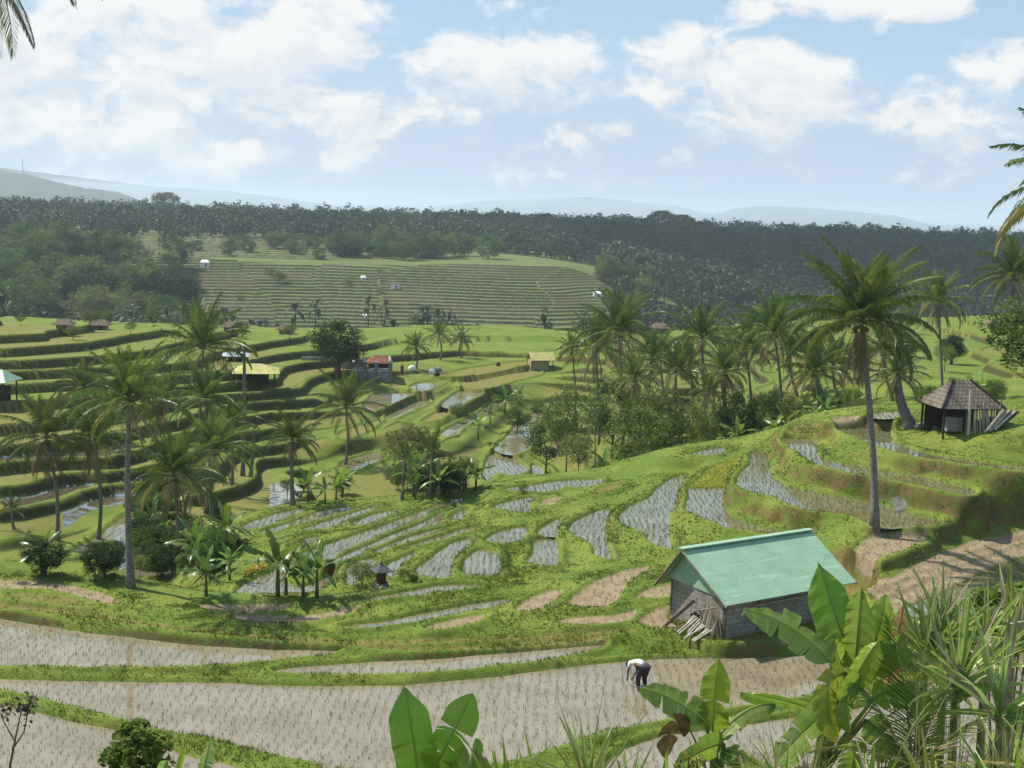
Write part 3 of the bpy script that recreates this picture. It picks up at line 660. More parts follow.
PALMS = [ # hub, base, crown px, proto, label
((129,402),(131,588),66,0,'tall grey trunked coconut palm right of the two dark round bushes on the left'),
((46,438),(57,540),58,1,'leaning coconut palm with pale drooping fronds behind the left dark round bush'),
((93,440),(98,541),52,2,'slim coconut palm between the two palms standing at the dark round bushes'),
((203,348),('d',206,66),54,3,'highest upright coconut palm crown of the left clump, seen against the far terraces'),
((207,400),('d',206,63),50,1,'coconut palm with dry grey fronds just below the highest crown of the left clump'),
((174,476),(172,578),58,2,'coconut palm with wide green crown standing on the grassy plot left of the banana clump'),
((215,450),('d',216,57),50,0,'bright green coconut palm right beside the bare poles in the left clump'),
((190,488),(184,556),34,3,'short coconut palm tucked between the wide green crown and the left clump'),
((346,408),(345,466),42,3,'single slender coconut palm on the terraces below the walled compound'),
((292,440),(293,506),34,2,'low coconut palm with yellowish fronds beside the banana plants under the bare poles'),
((84,388),('d',84,74),38,1,'coconut palm with yellow fronds behind the leaning palm at far left'),
((416,347),(416,369),20,1,'small loose coconut palm nearest the grey boulders by the compound'),
((439,335),(440,360),17,3,'small coconut palm between two others on the green strip beyond the compound'),
((461,340),(462,358),16,2,'rightmost of the three small coconut palms beyond the compound'),
((619,332),('d',621,88),52,0,'large coconut palm with swept fronds, taller of the pair left of the crest wood'),
((596,348),('d',597,92),44,2,'coconut palm standing left of the large palm with swept fronds, near the small yellow hut'),
((702,338),('d',706,74),42,3,'coconut palm with upright fronds and a straight pale trunk beside three bare trunks'),
((774,332),('d',776,66),46,0,'tall coconut palm with pale drooping fronds left of the tallest palm'),
((746,346),('d',750,72),40,1,'coconut palm with brown fronds just left of the palm with pale drooping fronds'),
((725,372),('d',728,70),38,1,'shaggy coconut palm with dry hanging fronds in the middle of the crest wood'),
((815,372),('d',811,64),40,2,'coconut palm half hidden behind the left fronds of the tallest palm'),
((938,300),('d',935,72),40,1,'coconut palm on a thin white trunk right of the tallest palm'),
((1014,276),('d',1022,62),46,0,'coconut palm cut by the right edge above the round leafy tree'),
((833,366),('d',836,78),34,3,'coconut palm with green crown right behind the trunk of the tallest palm'),
((884,352),('d',887,76),36,2,'coconut palm between the tallest palm and the thin white trunked palm'),
((690,362),('d',690,84),30,1,'short dull coconut palm behind the palm with the straight pale trunk'),
((660,352),('d',660,98),28,3,'small distant coconut palm at the right side of the large swept palm'),
((790,350),('d',792,84),32,2,'coconut palm behind the pale drooping palm, its crown showing on the right'),
((652,356),('d',650,82),34,1,'coconut palm with drooping crown between the large swept palm and the dark conical tree'),
((676,372),('d',678,72),34,3,'coconut palm right above the dark conical tree'),
((635,378),('d',633,76),30,2,'shorter coconut palm in front of the trunk of the large swept palm'),
((708,392),('d',700,70),26,1,'ragged low coconut palm among the bare pale trunks'),
((572,350),('d',572,100),22,1,'small brown coconut palm just right of the yellow roofed hut'),
((233,422),('d',232,68),36,1,'grey drooping coconut palm behind the bare poles'),
((160,405),('d',160,72),36,2,'hazy coconut palm between the tall grey trunk and the left clump'),
]
for hub,base,rp,pr,lab in PALMS: palm(hub,base,rp,lab,proto=pr,rz=None,nuts=pr!=3)
palm((1080,192),('d',1105,22),92,'near coconut palm beyond the right edge, only two frond tips in view',proto=2,rz=1.2)
palm((-20,-50),('d',-50,15),125,'near coconut palm beyond the left edge, dark frond tips in the top corner',proto=0,rz=.4,nuts=False)
palm((595,408),('d',594,80),22,'small dark fan shaped areca palm on a thin stem below the large swept palm','areca palms',CROWN_ARECA,.05,nuts=False,name='areca_palm',r0=.08)
palm((12,510),(14,530),22,'tiny young palm at the left edge in front of the terraces','young palms',CROWN_YOUNG,.05,nuts=False,name='young_palm',r0=.1)
e = palm((897,376),(911,427),34,'leaning thick trunked palm with yellow fronds left of the tile roofed hut','leaning palms',CROWNS[1],.2,nuts=False,r0=.3)
palm((432,452),(430,498),34,'young feathery palm rising out of the banana thicket in the middle','young palms',CROWN_YOUNG,.05,nuts=False,name='young_palm',r0=.1)
palm((405,462),(402,500),26,'olive young palm at the left side of the middle banana thicket','young palms',CROWN_YOUNG,.05,nuts=False,name='young_palm',r0=.1)
palm((846,412),('d',846,62),26,'young palm with standing fronds right behind the crest under the tallest palm','young palms',CROWN_YOUNG,.05,nuts=False,name='young_palm',r0=.12)
palm((806,412),('d',806,62),24,'young palm behind the crest just left of the tallest palm trunk','young palms',CROWN_YOUNG,.05,nuts=False,name='young_palm',r0=.12)
palm((640,430),('d',640,64),30,'yellow green young palm in front of the dark conical tree','young palms',CROWN_YOUNG,.05,nuts=False,name='young_palm',r0=.12)
for (top,base,lab) in [((244,342),(242.5,476),'taller bare dead palm trunk without crown, standing like a pole'),((254,426),(250,477),'shorter bare dead palm trunk beside the taller pole'),
   ((712,376),('d',713,75),'bare pale trunk right of the palm with the straight pale trunk'),((722,380),('d',722,77),'second bare pale trunk in the crest wood, thinner than its neighbour')]:
    b = hit(*base) if base[0]!='d' else at_d(base[1],500,base[2]*KD); b[2]=ground(b[0],b[1]); d=math.hypot(b[0],b[1]); h=at_d(*top,d)
    e = empty('dead_trunk', b, 0, lab, 'dead tree', 'bare dead trunks')
    kid('trunk', trunk_mesh(h-b,.15,.12,(1,.15)), e)
# ------------------------------------------------------------------ leafy trees and shrubs
def leaf_quads(mb, C, size, rng, m=0, up=.3, asp=.55):
    """leaf-sized faces at points C"""
    k=len(C); a=rng.normal(size=(k,3)); a[:,2]*=.6; a/=np.linalg.norm(a,axis=1)[:,None]
    nrm=rng.normal(size=(k,3)); nrm[:,2]=np.abs(nrm[:,2])+up; b=np.cross(nrm,a); b/=np.linalg.norm(b,axis=1)[:,None]+1e-9
    s=(size*rng.uniform(.6,1.35,k))[:,None]; a=a*s; b=b*s*asp
    V=np.stack([C-a*.5, C-b*.5+a*.05, C+a*.5, C+b*.5+a*.05],1).reshape(-1,3)
    mb.add(V, np.arange(4*k).reshape(-1,4), m=m)
def crown_cloud(rng, nclump, nleaf, rad, size, shape='round', mb=None, mats=1, off=(0,0,0)):
    mb = mb or MB(); pts=[]
    while len(pts)<nclump:
        p=rng.uniform(-1,1,3); r=np.linalg.norm(p)
        if r>1 or r<.45: continue
        if shape=='round' and p[2]<-.75: continue
        if shape=='cone' and np.hypot(p[0],p[1])>(1-p[2])*.52: continue
        if shape=='flat' and p[2]<-.3: continue
        pts.append(p)
    for p in pts:
        c=p*rad; k=int(nleaf*rng.uniform(.6,1.3)); cr=np.array(rad).mean()*rng.uniform(.20,.36)
        q=rng.normal(size=(k,3)); q/=np.linalg.norm(q,axis=1)[:,None]; q*=cr*rng.uniform(.4,1,k)[:,None]**.6*np.array([1.1,1.1,.75])
        leaf_quads(mb, c+q+np.array(off), size, rng, int(rng.integers(mats)))
    return mb
def trunk_tree(h, r, rng, limbs=5, spread=1.5, ch=None):
    mb=MB(); mb.tube([[0,0,-.5],[.05*h*rng.normal()*.3,0,h*.4],[0,.03*h*rng.normal(),h*.8],[0,0,h*1.25]],[r*1.35,r,r*.7,r*.25],8)
    for i in range(limbs):
        a=i*2.4+rng.uniform(-.3,.3); z=h*rng.uniform(.45,.95)
        mb.tube([[0,0,z],[math.sin(a)*spread*.5,math.cos(a)*spread*.5,z+h*.22],[math.sin(a)*spread,math.cos(a)*spread,z+h*.42]],[r*.5,r*.32,r*.12],5)
    return mb
# prototypes are 1:1 metres with a crown of about 3 m radius
def proto(seed, name, mats, rad, size, ncl, nl, shape, th, tr, zc):
    rng=np.random.default_rng(seed)
    cm=crown_cloud(rng,ncl,nl,rad,size,shape,mats=len(mats),off=(0,0,zc)).mesh('crown', mats)
    tm=trunk_tree(th,tr,rng,6,rad[0]*.6).mesh('trunk', m_bark, True); return cm,tm
TREE = dict(
 dark=proto(1,'d',[m_leafdk],(3,3,2.6),.25,110,85,'round',2.2,.3,4.0),
 mid=proto(2,'m',[m_leafmd,m_leafmd,m_leafdk],(2.8,2.8,2.6),.25,85,75,'round',2.6,.12,4.6),
 light=proto(3,'l',[m_leaflt,m_leafmd],(2.6,2.6,2.2),.22,70,55,'round',2.8,.08,4.6),
 olive=proto(4,'o',[m_leafol,m_leafmd],(3.0,3.0,2.4),.25,80,65,'round',2.6,.12,4.4),
 cone=proto(5,'c',[m_leafdk,m_leafmd],(2.4,2.4,3.6),.25,95,75,'cone',2.0,.2,3.7),
 flat=proto(6,'f',[m_leafdk,m_leafol],(4.0,4.0,1.9),.34,80,60,'flat',4.2,.26,6.0))
def tree(kind, base, top, label, group, cat='tree', name='leafy_tree', wid=1.0):
    """base pixel (or ('d',u,dist)) and top pixel set place and height"""
    if base[0]=='d': b=at_d(base[1],500,base[2]*KD); b[2]=ground(b[0],b[1])
    else: b=hit(*base)
    d=math.hypot(b[0],b[1]); h=at_d(top[0],top[1],d)[2]-b[2]
    full=dict(dark=6.9,mid=7.4,light=7,olive=7,cone=7.4,flat=8.1)[kind]; s=h/full
    e=empty(name,b,random.uniform(0,6.28),label,cat,group); e.scale=(s*wid,s*wid,s)
    kid('trunk',TREE[kind][1],e); kid('crown',TREE[kind][0],e); return e
tree('dark',(338,374),(336,319),'big dark round tree shading the walled compound','trees of the valley',wid=1.15)
tree('cone',('d',671,62),(671,400),'dark conical broadleaf tree on the crest left of the three bare trunks','trees of the valley')
tree('olive',('d',652,70),(650,388),'large leafy tree with loose crown behind the large swept palm','trees of the valley',wid=.9)
tree('light',('d',565,76),(568,384),'light green airy tree on a thin trunk by the winding water','trees of the valley',wid=.7)
tree('light',('d',577,70),(582,432),'low pale leafy tree at the edge of the crest, left of the areca palm','trees of the valley',wid=.95)
tree('mid',('d',640,62),(632,405),'yellow green bushy tree at the foot of the large loose tree','trees of the valley',wid=1.1)
tree('dark',('d',734,60),(735,388),'dark narrow tree behind the crest below the shaggy palm','trees of the valley',wid=.75)
tree('mid',('d',764,62),(762,392),'leafy green tree in the crest wood left of the palm with pale fronds','trees of the valley',wid=.9)
tree('light',('d',700,62),(697,398),'pale yellowish tree on the crest right of the dark conical tree','trees of the valley')
tree('olive',('d',790,62),(788,396),'olive bushy tree on the crest between two palms','trees of the valley')
tree('mid',('d',1026,50),(1018,292),'round dark leafy tree at the right edge above the hut','trees of the valley',wid=1.15)
tree('mid',('d',545,84),(548,418),'leafy tree below the small yellow hut','trees of the valley')
tree('mid',('d',610,84),(612,378),'green tree between the pair of palms and the crest','trees of the valley')
tree('olive',('d',410,76),(412,425),'grey green tree at the top of the middle banana thicket','trees of the valley',wid=1.1)
tree('light',(505,582),(505,547),'thin reddish shrub standing alone on the bank among the small ponds','single shrubs',cat='shrub',name='shrub',wid=.55)
tree('light',(523,503),(524,482),'sparse pale sapling on the bund by the far small ponds','single shrubs',cat='shrub',name='shrub',wid=.6)
tree('dark',(45,577),(52,538),'left one of two dark round bushes behind the green bank','dark bushes',cat='bush',name='bush',wid=1.25)
tree('dark',(104,578),(104,539),'right one of two dark round bushes behind the green bank','dark bushes',cat='bush',name='bush',wid=1.2)
for i,(u,v,t,lab) in enumerate([(362,587,562,'reddish shrub on the left of the shrine'),(404,582,569,'shrub with red leaves just right of the shrine'),(414,583,574,'low dark shrub a little right of the shrine'),(516,581,572,'low green weed at the foot of the reddish shrub')]):
    tree('olive' if i!=2 else 'dark',(u,v),(u,t),lab,'shrubs round the shrine',cat='shrub',name='shrub',wid=1.2)
# shrubs that fill the crest wood, the thicket and the slopes
random.seed(5)
def scatter(n, box, kinds, hpx, label, group, name='bush', cat='bush', dd=None, wid=(.9,1.4)):
    for i in range(n):
        u=random.uniform(box[0],box[1]); k=random.choice(kinds); h=random.uniform(*hpx)
        if dd:
            d=random.uniform(*dd); b=('d',u,d); p=at_d(u,500,d*KD); zt=ground(p[0],p[1])
            e=tree(k,b,(u,400),label,group,cat,name); full=dict(dark=6.9,mid=7.4,light=7,olive=7,cone=7.4,flat=8.1)[k]
            s=h*d*KD/F/full; w_=random.uniform(*wid); e.scale=(s*w_,s*w_,s)
        else:
            v=random.uniform(box[2],box[3]); tree(k,(u,v),(u,v-h),label,group,cat,name,random.uniform(*wid))
scatter(44,(590,850),['mid','light','olive','light','light'],(10,30),'leafy shrub in the wood behind the grassy crest','shrubs of the crest wood',dd=(56,80))
scatter(14,(850,1010),['mid','light','olive'],(12,34),'leafy shrub on the slope behind the tile roofed hut','shrubs behind the hut',dd=(52,74))
scatter(14,(390,470,488,500),['mid','olive','dark','light'],(12,34),'leafy shrub in the banana thicket in the middle','shrubs of the middle thicket')
scatter(30,(138,236,520,585),['mid','dark','mid','light'],(16,40),'leafy shrub at the foot of the left palm clump','shrubs of the left palm clump')
scatter(8,(255,345,492,503),['mid','light','dark'],(9,22),'leafy shrub under the banana plants below the bare poles','shrubs under the bananas')
scatter(10,(455,545,400,440),['light','mid'],(10,24),'leafy shrub on the slope beside the winding water','shrubs by the winding water')
scatter(8,(10,130,575,583),['light','mid'],(7,16),'low shrub behind the green bank at the left','low shrubs on the left bank')
scatter(16,(0,320,322,345),['light','mid','olive'],(7,20),'small tree on the far green fields of the left plateau','small trees of the left plateau','leafy_tree','tree')
scatter(10,(560,760),['mid','olive','light'],(10,28),'small tree on the slope beyond the crest wood','small trees beyond the crest','leafy_tree','tree',dd=(88,130))
scatter(14,(840,1024),['mid','olive','light','dark'],(10,30),'small tree on the green fields beyond the hut','small trees beyond the hut','leafy_tree','tree',dd=(80,150))
# ------------------------------------------------------------------ banana plants
def leaf_geo(mb, P0, P1, P2, width, view, seg=16, roll=0., fold=.18, tears=0, m=0, rib=True, rng=random, shape=0, mrib=1):
    """long blade along a bent midrib; tears split its margin into strips that sag"""
    P0,P1,P2=[np.array(p,float) for p in (P0,P1,P2)]
    t=np.linspace(0,1,seg+1)[:,None]; C=(1-t)**2*P0+2*t*(1-t)*P1+t*t*P2; T=2*(1-t)*(P1-P0)+2*t*(P2-P1); T/=np.linalg.norm(T,axis=1)[:,None]
    V_=np.array(view,float); S=np.cross(T,V_); S/=np.linalg.norm(S,axis=1)[:,None]+1e-9; Nn=np.cross(S,T)
    S2=S*math.cos(roll)+Nn*math.sin(roll); N2=np.cross(S2,T)
    tt=t.ravel()
    if shape==0: wd=width*.5*np.clip(np.minimum(1,tt/.1)**.6*np.minimum(1,(1-tt)/.22)**.62,0,1)*(1-.16*tt)
    else: wd=width*.5*np.sin(np.pi*np.clip(tt*.93+.07,0,1))**.5*(1-tt*.75)
    L=np.linalg.norm(P2-P0); tz=set(rng.sample(range(3,int(seg*.78)),min(tears,seg-8))) if tears else set()
    for s in (-1,1):
        drop=0; V=[]; q=[]
        for i in range(seg+1):
            rip=math.sin(i*1.7+s)*.02*width
            e=C[i]+S2[i]*s*wd[i]-N2[i]*0+N2[i]*(fold*wd[i]+rip); mid=C[i]+S2[i]*s*wd[i]*.5+N2[i]*(fold*.7*wd[i]+rip*.4)
            V+= [C[i],mid,e]
        V=np.array(V)
        for i in range(seg):
            a,b=3*i,3*i+3
            q+= [[a,a+1,b+1,b],[a+1,a+2,b+2,b+1]] if s>0 else [[a,b,b+1,a+1],[a+1,b+1,b+2,a+2]]
        if tz:
            # cut: give every torn strip vertices of its own
            V2=[];q2=[];off=np.zeros(3)
            for i in range(seg):
                if i in tz: off=np.array([0,0,-rng.uniform(.05,.3)*width])*1.0 + T[i]*rng.uniform(-.1,.12)*width
                b=len(V2); f=.10 if i in tz else 0
                A=[V[3*i]+(V[3*i+3]-V[3*i])*0, V[3*i+1]+(V[3*i+4]-V[3*i+1])*f, V[3*i+2]+(V[3*i+5]-V[3*i+2])*f*4.5]; Bv=[V[3*i+3],V[3*i+4],V[3*i+5]]
                A=[A[0],A[1]+off*.3,A[2]+off]; Bv=[Bv[0],Bv[1]+off*.3,Bv[2]+off]
                V2+=A+Bv; q2+= [[b,b+1,b+4,b+3],[b+1,b+2,b+5,b+4]] if s>0 else [[b,b+3,b+4,b+1],[b+1,b+4,b+5,b+2]]
            V,q=V2,q2
        mb.add(V,q,m=m)
    if rib: mb.tube(C-N2*width*.012,np.linspace(.03,.006,seg+1)*max(width,.2)*1.0,5,mrib,False)
def banana_mesh(seed, n=8, L=1.9):
    rng=random.Random(seed); mb=MB(); hs=1.7
    for i in range(n):
        a=i*2.4+rng.uniform(-.3,.3); k=i/n; el=R(82)-k*R(75); h=np.array([math.sin(a),math.cos(a),0]); up=np.array([0,0,1.])
        p0=up*hs*.92; p1=p0+(h*math.cos(el)+up*math.sin(el))*L*.62; p2=p1+(h*math.cos(el-R(30)-k*R(45))+up*math.sin(el-R(30)-k*R(45)))*L*.6
        leaf_geo(mb,p0*.8+p1*.2,p1,p2,.5,h*.5*math.sin(el)-up*math.cos(el) if el<1 else -h,10,rng.uniform(-.4,.4),.15,4,0,False,rng)
    return mb.mesh('leaves',[m_ban,m_bans])
def bstem_mesh():
    return MB().tube([[0,0,-.3],[.02,0,.8],[0,.02,1.7]],[.14,.11,.06],8).mesh('stem',m_bans,True)
BAN=[banana_mesh(s) for s in (1,2,3)]; BST=bstem_mesh()
def banana(base, hpx, label, group):
    if base[0]=='d': b=at_d(base[1],500,base[2]*KD); b[2]=ground(b[0],b[1])
    else: b=hit(*base)
    d=math.hypot(b[0],b[1]); s=hpx*d/F/3.2
    e=empty('banana_plant',b,random.uniform(0,6.28),label,'banana plant',group,s); kid('stem',BST,e); kid('leaves',random.choice(BAN),e); return e
random.seed(9)
banana((278,597),66,'banana plant with one bright upright leaf on the bank by the pond','bananas on the bank')
banana((286,596),48,'shorter banana plant just right of the bright upright leaf','bananas on the bank')
banana((303,597),46,'ragged banana plant between the bright upright leaf and the drooping one','bananas on the bank')
banana((317,597),54,'banana plant with a dark drooping leaf, right end of the row on the bank','bananas on the bank')
banana((206,597),46,'broad banana plant on the bank behind the orange flowering weeds','bananas of the left clump')
banana((95,583),30,'small pale banana plant between the dark bushes and the tall grey trunk','bananas of the left clump')
banana((42,577),44,'banana plant with one dark upright leaf beside the left dark bush','bananas of the left clump')
banana((152,545),44,'banana plant with bright leaf left of the wide green palm crown','bananas of the left clump')
for i in range(10): banana((random.uniform(188,232),random.uniform(545,582)),random.uniform(28,46),'banana plant in the undergrowth beneath the left palm clump','bananas beneath the left palm clump')
for i in range(6): banana((random.uniform(142,170),random.uniform(528,560)),random.uniform(26,40),'banana plant in the thicket between the tall grey trunk and the grassy plot','thicket of bananas on the left')
for i in range(10): banana((random.uniform(412,478),random.uniform(484,500)),random.uniform(26,46),'banana plant in the dense thicket in the middle','thicket of bananas in the middle')
for u,v,h in ((308,502,34),(336,500,28),(342,498,30),(325,503,24)): banana((u,v),h,'banana plant in the row under the slender palm below the compound','bananas below the compound')
for u,v,h in ((505,415,26),(490,428,24),(478,440,26),(520,405,18)): banana((u,v),h,'banana plant on the slope left of the winding water','bananas by the winding water')
for u,d,h in ((962,60,34),(955,58,30),(972,64,28)): banana(('d',u,d),h,'banana plant behind the tile roof of the hut','bananas behind the hut')
for i in range(20): banana(('d',random.uniform(600,850),random.uniform(58,70)),random.uniform(22,38),'banana plant in the undergrowth behind the crest','bananas behind the crest')
# ------------------------------------------------------------------ buildings and small things
m_roofg = None
def painted_sheet(name, c1, c2, along, pitch=.18):
    m, nt, o = mat(name); n = N(nt); P=n.obj()
    f=n.noise(1.3,P,6,.65); st=n.new('ShaderNodeMapping'); n.set(st.inputs[0],P); st.inputs['Scale'].default_value=(.35,3.5,3.5) if along else (3.5,.35,.35)
    g=n.noise(1.6,st.outputs[0],4); c=n.mix(n.ss(f,.35,.68),c1,c2); c=n.mix(n.ss(g,.52,.75),c,[min(1,k*1.35+.03) for k in c1]); c=n.mix(n.ss(n.noise(9,P,4,.7),.62,.75),c,(.16,.13,.08))
    wv=n.new('ShaderNodeTexWave',wave_type='BANDS',bands_direction='X'); n.set(wv.inputs[0],P); wv.inputs['Scale'].default_value=2*math.pi/pitch/20
    n.out(n.bsdf(c,.5,.3,n.bump(wv.outputs['Fac'],.25,.02))); return m
m_roofg = painted_sheet('green_painted_sheet',(.205,.335,.222),(.255,.375,.26),True)
m_wood = plain('weathered_wood',(.20,.155,.11),(.11,.085,.06),.85,.1,5,.2,stretch=(1,1,.2))
m_woodd = plain('dark_wood',(.06,.045,.035),(.035,.028,.022),.85,.1,5,.2)
m_bamboo = plain('dry_bamboo',(.42,.36,.26),(.27,.21,.13),.6,.3,3,0,stretch=(1,1,1))
m_bamboop = plain('pale_bamboo',(.46,.43,.36),(.33,.29,.22),.6,.3,3)
def blockwall():
    m, nt, o = mat('concrete_block'); n=N(nt); uv=n.new('ShaderNodeUVMap').outputs[0]
    b=n.new('ShaderNodeTexBrick'); n.set(b.inputs['Vector'],uv); b.inputs['Scale'].default_value=1; b.inputs['Brick Width'].default_value=.38; b.inputs['Row Height'].default_value=.19
    b.inputs['Mortar Size'].default_value=.012; b.inputs['Color1'].default_value=(.24,.22,.19,1); b.inputs['Color2'].default_value=(.30,.28,.245,1); b.inputs['Mortar'].default_value=(.13,.12,.10,1)
    f=n.noise(1.4,n.obj(),5); c=n.mix(n.ss(f,.4,.72),b.outputs[0],(.17,.145,.11))
    n.out(n.bsdf(c,.92,.1,n.bump(b.outputs['Fac'],.4,-.01))); return m
m_block = blockwall()
m_tile = None
def tiles(name,c1,c2):
    m, nt, o = mat(name); n=N(nt); uv=n.new('ShaderNodeUVMap').outputs[0]
    b=n.new('ShaderNodeTexBrick'); n.set(b.inputs['Vector'],uv); b.inputs['Scale'].default_value=1; b.inputs['Brick Width'].default_value=.22; b.inputs['Row Height'].default_value=.24
    b.inputs['Mortar Size'].default_value=.016; b.inputs['Color1'].default_value=(*c1,1); b.inputs['Color2'].default_value=(*c2,1); b.inputs['Mortar'].default_value=(.03,.024,.02,1)
    c=n.mix(n.ss(n.noise(2,n.obj(),5),.45,.7),b.outputs[0],[k*.5 for k in c1]); n.out(n.bsdf(c,.9,.1,n.bump(b.outputs['Fac'],.8,-.03))); return m
m_tile=tiles('clay_tile',(.145,.12,.098),(.195,.165,.135)); m_tiler=tiles('red_tile',(.28,.11,.06),(.34,.15,.08))
m_thatch=plain('old_thatch',(.16,.125,.095),(.10,.08,.06),.95,.05,3,.3); m_thatchd=plain('dark_thatch',(.055,.055,.06),(.11,.11,.12),.9,.1,6,.5)
m_yroof=plain('straw_roof',(.40,.36,.15),(.30,.27,.11),.9,.1,2,.2); m_bluroof=plain('grey_sheet_roof',(.33,.37,.40),(.24,.27,.30),.5,.4,2)
m_plaster=plain('grey_plaster',(.30,.285,.26),(.17,.16,.145),.9,.1,1.5,.1); m_stone=plain('stone',(.27,.25,.22),(.16,.15,.13),.9,.1,3,.5)
m_white=plain('white_paint',(.75,.75,.73),(.62,.62,.6),.7); m_tan=plain('tan_wall',(.36,.28,.17),(.28,.21,.12),.9)
m_redbrick=plain('dark_red_carving',(.10,.038,.028),(.06,.025,.02),.8,.2,9,.4); m_steel=plain('grey_steel',(.35,.36,.38),(.3,.3,.3),.5,.4)
def quadmesh(name, quads, mats, thick=0, parent=None):
    """flat panels given as corner lists, with a UV in metres and a real thickness"""
    bm=bmesh.new(); uvl=bm.loops.layers.uv.new('UVMap')
    for Q in quads:
        Q=[Vector(p) for p in Q]; ax=(Q[1]-Q[0]).normalized(); nn=ax.cross(Q[-1]-Q[0]).normalized(); ay=nn.cross(ax)
        def face(P):
            f=bm.faces.new([bm.verts.new(p) for p in P])
            for l in f.loops: d=l.vert.co-Q[0]; l[uvl].uv=(d.dot(ax),d.dot(ay))
        face(Q)
        if thick:
            B=[p-nn*thick for p in Q]; face(B[::-1])
            for i in range(len(Q)):
                j=(i+1)%len(Q); face([Q[j],Q[i],B[i],B[j]])
    me=bpy.data.meshes.new(name); bm.to_mesh(me); bm.free()
    for m in (mats if isinstance(mats,list) else [mats]): me.materials.append(m)
    o=bpy.data.objects.new(name,me); COL.objects.link(o); o.parent=parent; return o
# --- the shed with the green roof (local axes: x along the eave, y away from the viewer, z up from the ground)
SHA=math.atan2(3.33,5.19); SH0=at_z(726,606,1.75)*[1,1,0]; GZ=.42
shed=empty('storage_shed',(SH0[0],SH0[1],GZ),SHA,'grey concrete block shed with a faded green sheet metal roof','shed')
ze,zr=1.75-GZ,3.13-GZ; LN=6.33; YR,YB,ZB=2.45,3.85,1.5-GZ
quadmesh('roof_panel',[[(0,0,ze),(LN,0,ze),(LN,YR,zr),(0,YR,zr)]],m_roofg,.035,shed)
quadmesh('roof_panel',[[(LN,YB,ZB),(0,YB,ZB),(0,YR+.004,zr-.003),(LN,YR+.004,zr-.003)]],m_roofg,.035,shed)
MB().box((LN/2,YR,zr+.03),(LN+.06,.26,.05)).build('ridge_cap',m_roofg,shed)
for x in (.02,LN-.02):
    mb=MB(); mb.tube([(x,-.02,ze-.06),(x,YR,zr-.06)],.05,4); mb.tube([(x,YR,zr-.06),(x,YB+.02,ZB-.06)],.05,4); mb.build('rake_board',m_wood,shed)
gy=lambda y: ze+(zr-ze)*y/YR if y<YR else zr+(ZB-zr)*(y-YR)/(YB-YR)
quadmesh('gable_panel',[[(.32,3.5,gy(3.5)-.10),(.32,.22,gy(.22)-.07),(.32,YR,zr-.07)]],m_roofg,.03,shed)
wx0,wx1,wy0,wy1=.36,LN-.3,.42,3.35
quadmesh('wall',[[(wx0,wy0,-.5),(wx1,wy0,-.5),(wx1,wy0,gy(wy0)-.05),(wx0,wy0,gy(wy0)-.05)],[(wx0,wy1,-.5),(wx0,wy0,-.5),(wx0,wy0,gy(wy0)-.05),(wx0,YR,zr-.12),(wx0,wy1,gy(wy1)-.05)],
  [(wx1,wy0,-.5),(wx1,wy1,-.5),(wx1,wy1,gy(wy1)-.05),(wx1,YR,zr-.12),(wx1,wy0,gy(wy0)-.05)],[(wx1,wy1,-.5),(wx0,wy1,-.5),(wx0,wy1,gy(wy1)-.05),(wx1,wy1,gy(wy1)-.05)]],m_block,.12,shed)
for y in (.12,1.3): MB().box((LN/2,y,gy(y)-.085),(LN-.1,.07,.08)).build('purlin',m_wood,shed)
MB().tube([(1.6,.30,1.02),(4.9,.29,1.04)],.028,6).build('bamboo_rail',m_bamboo,shed)
MB().box((1.92,.40,.55),(.07,.06,1.5),tilt=(.06,0)).build('prop',m_wood,shed)
MB().tube([(.05,.5,1.12),(-.9,.62,1.1)],.03,6).build('lintel_pole',m_bamboo,shed)
random.seed(3)
def W_(p): c,s=math.cos(SHA),math.sin(SHA); return (SH0[0]+p[0]*c-p[1]*s, SH0[1]+p[0]*s+p[1]*c, GZ+p[2])
k=0
for i in range(11):   # poles lying in a fan on the ground by the gable wall
    a=random.uniform(.15,.55); y=.7+i*.10; L=random.uniform(.7,1.25); z0=.06+.022*i
    P=[(.1,y,z0+.22),(.1-L*math.cos(a),y-L*math.sin(a)*.6,.04+.01*i)]
    b=W_(P[1]); o=empty('bamboo_pole',b,0,'pale bamboo pole lying in the fan of poles beside the shed','pole','bamboo poles lying beside the shed')
    MB().tube([np.array(W_(P[1]))-b,np.array(W_(P[0]))-b],.032,6).build('pole',m_bamboop,o)
for i in range(7):
    y=.5+i*.13; b=W_((-.12,y,0)); o=empty('bamboo_pole',b,0,'upright bamboo stick leaning on the shed wall behind the fan of poles','pole','bamboo sticks leaning on the shed')
    MB().tube([np.zeros(3),np.array(W_((.2,y+random.uniform(-.1,.1),random.uniform(.7,1.05))))-b],.028,6).build('pole',m_bamboo if i%2 else m_wood,o)
b=W_((-.95,2.2,0)); o=empty('timber_beam',b,0,'dark timber beam leaning up to the shed from the left','beam'); MB().tube([np.zeros(3),np.array(W_((.25,1.9,.95)))-b],.06,4).build('beam',m_woodd,o)
b=W_((.2,1.75,.35)); o=empty('hanging_broom',b,0,'dark green leaf broom hanging on the shed wall','broom')
mb=MB(); mb.tube([(0,0,.35),(0,0,.75)],.015,5); mb.build('handle',m_wood,o); mb=crown_cloud(np.random.default_rng(2),14,14,(.16,.16,.25),.12,'round'); mb.build('bristles',m_leafdk,o)
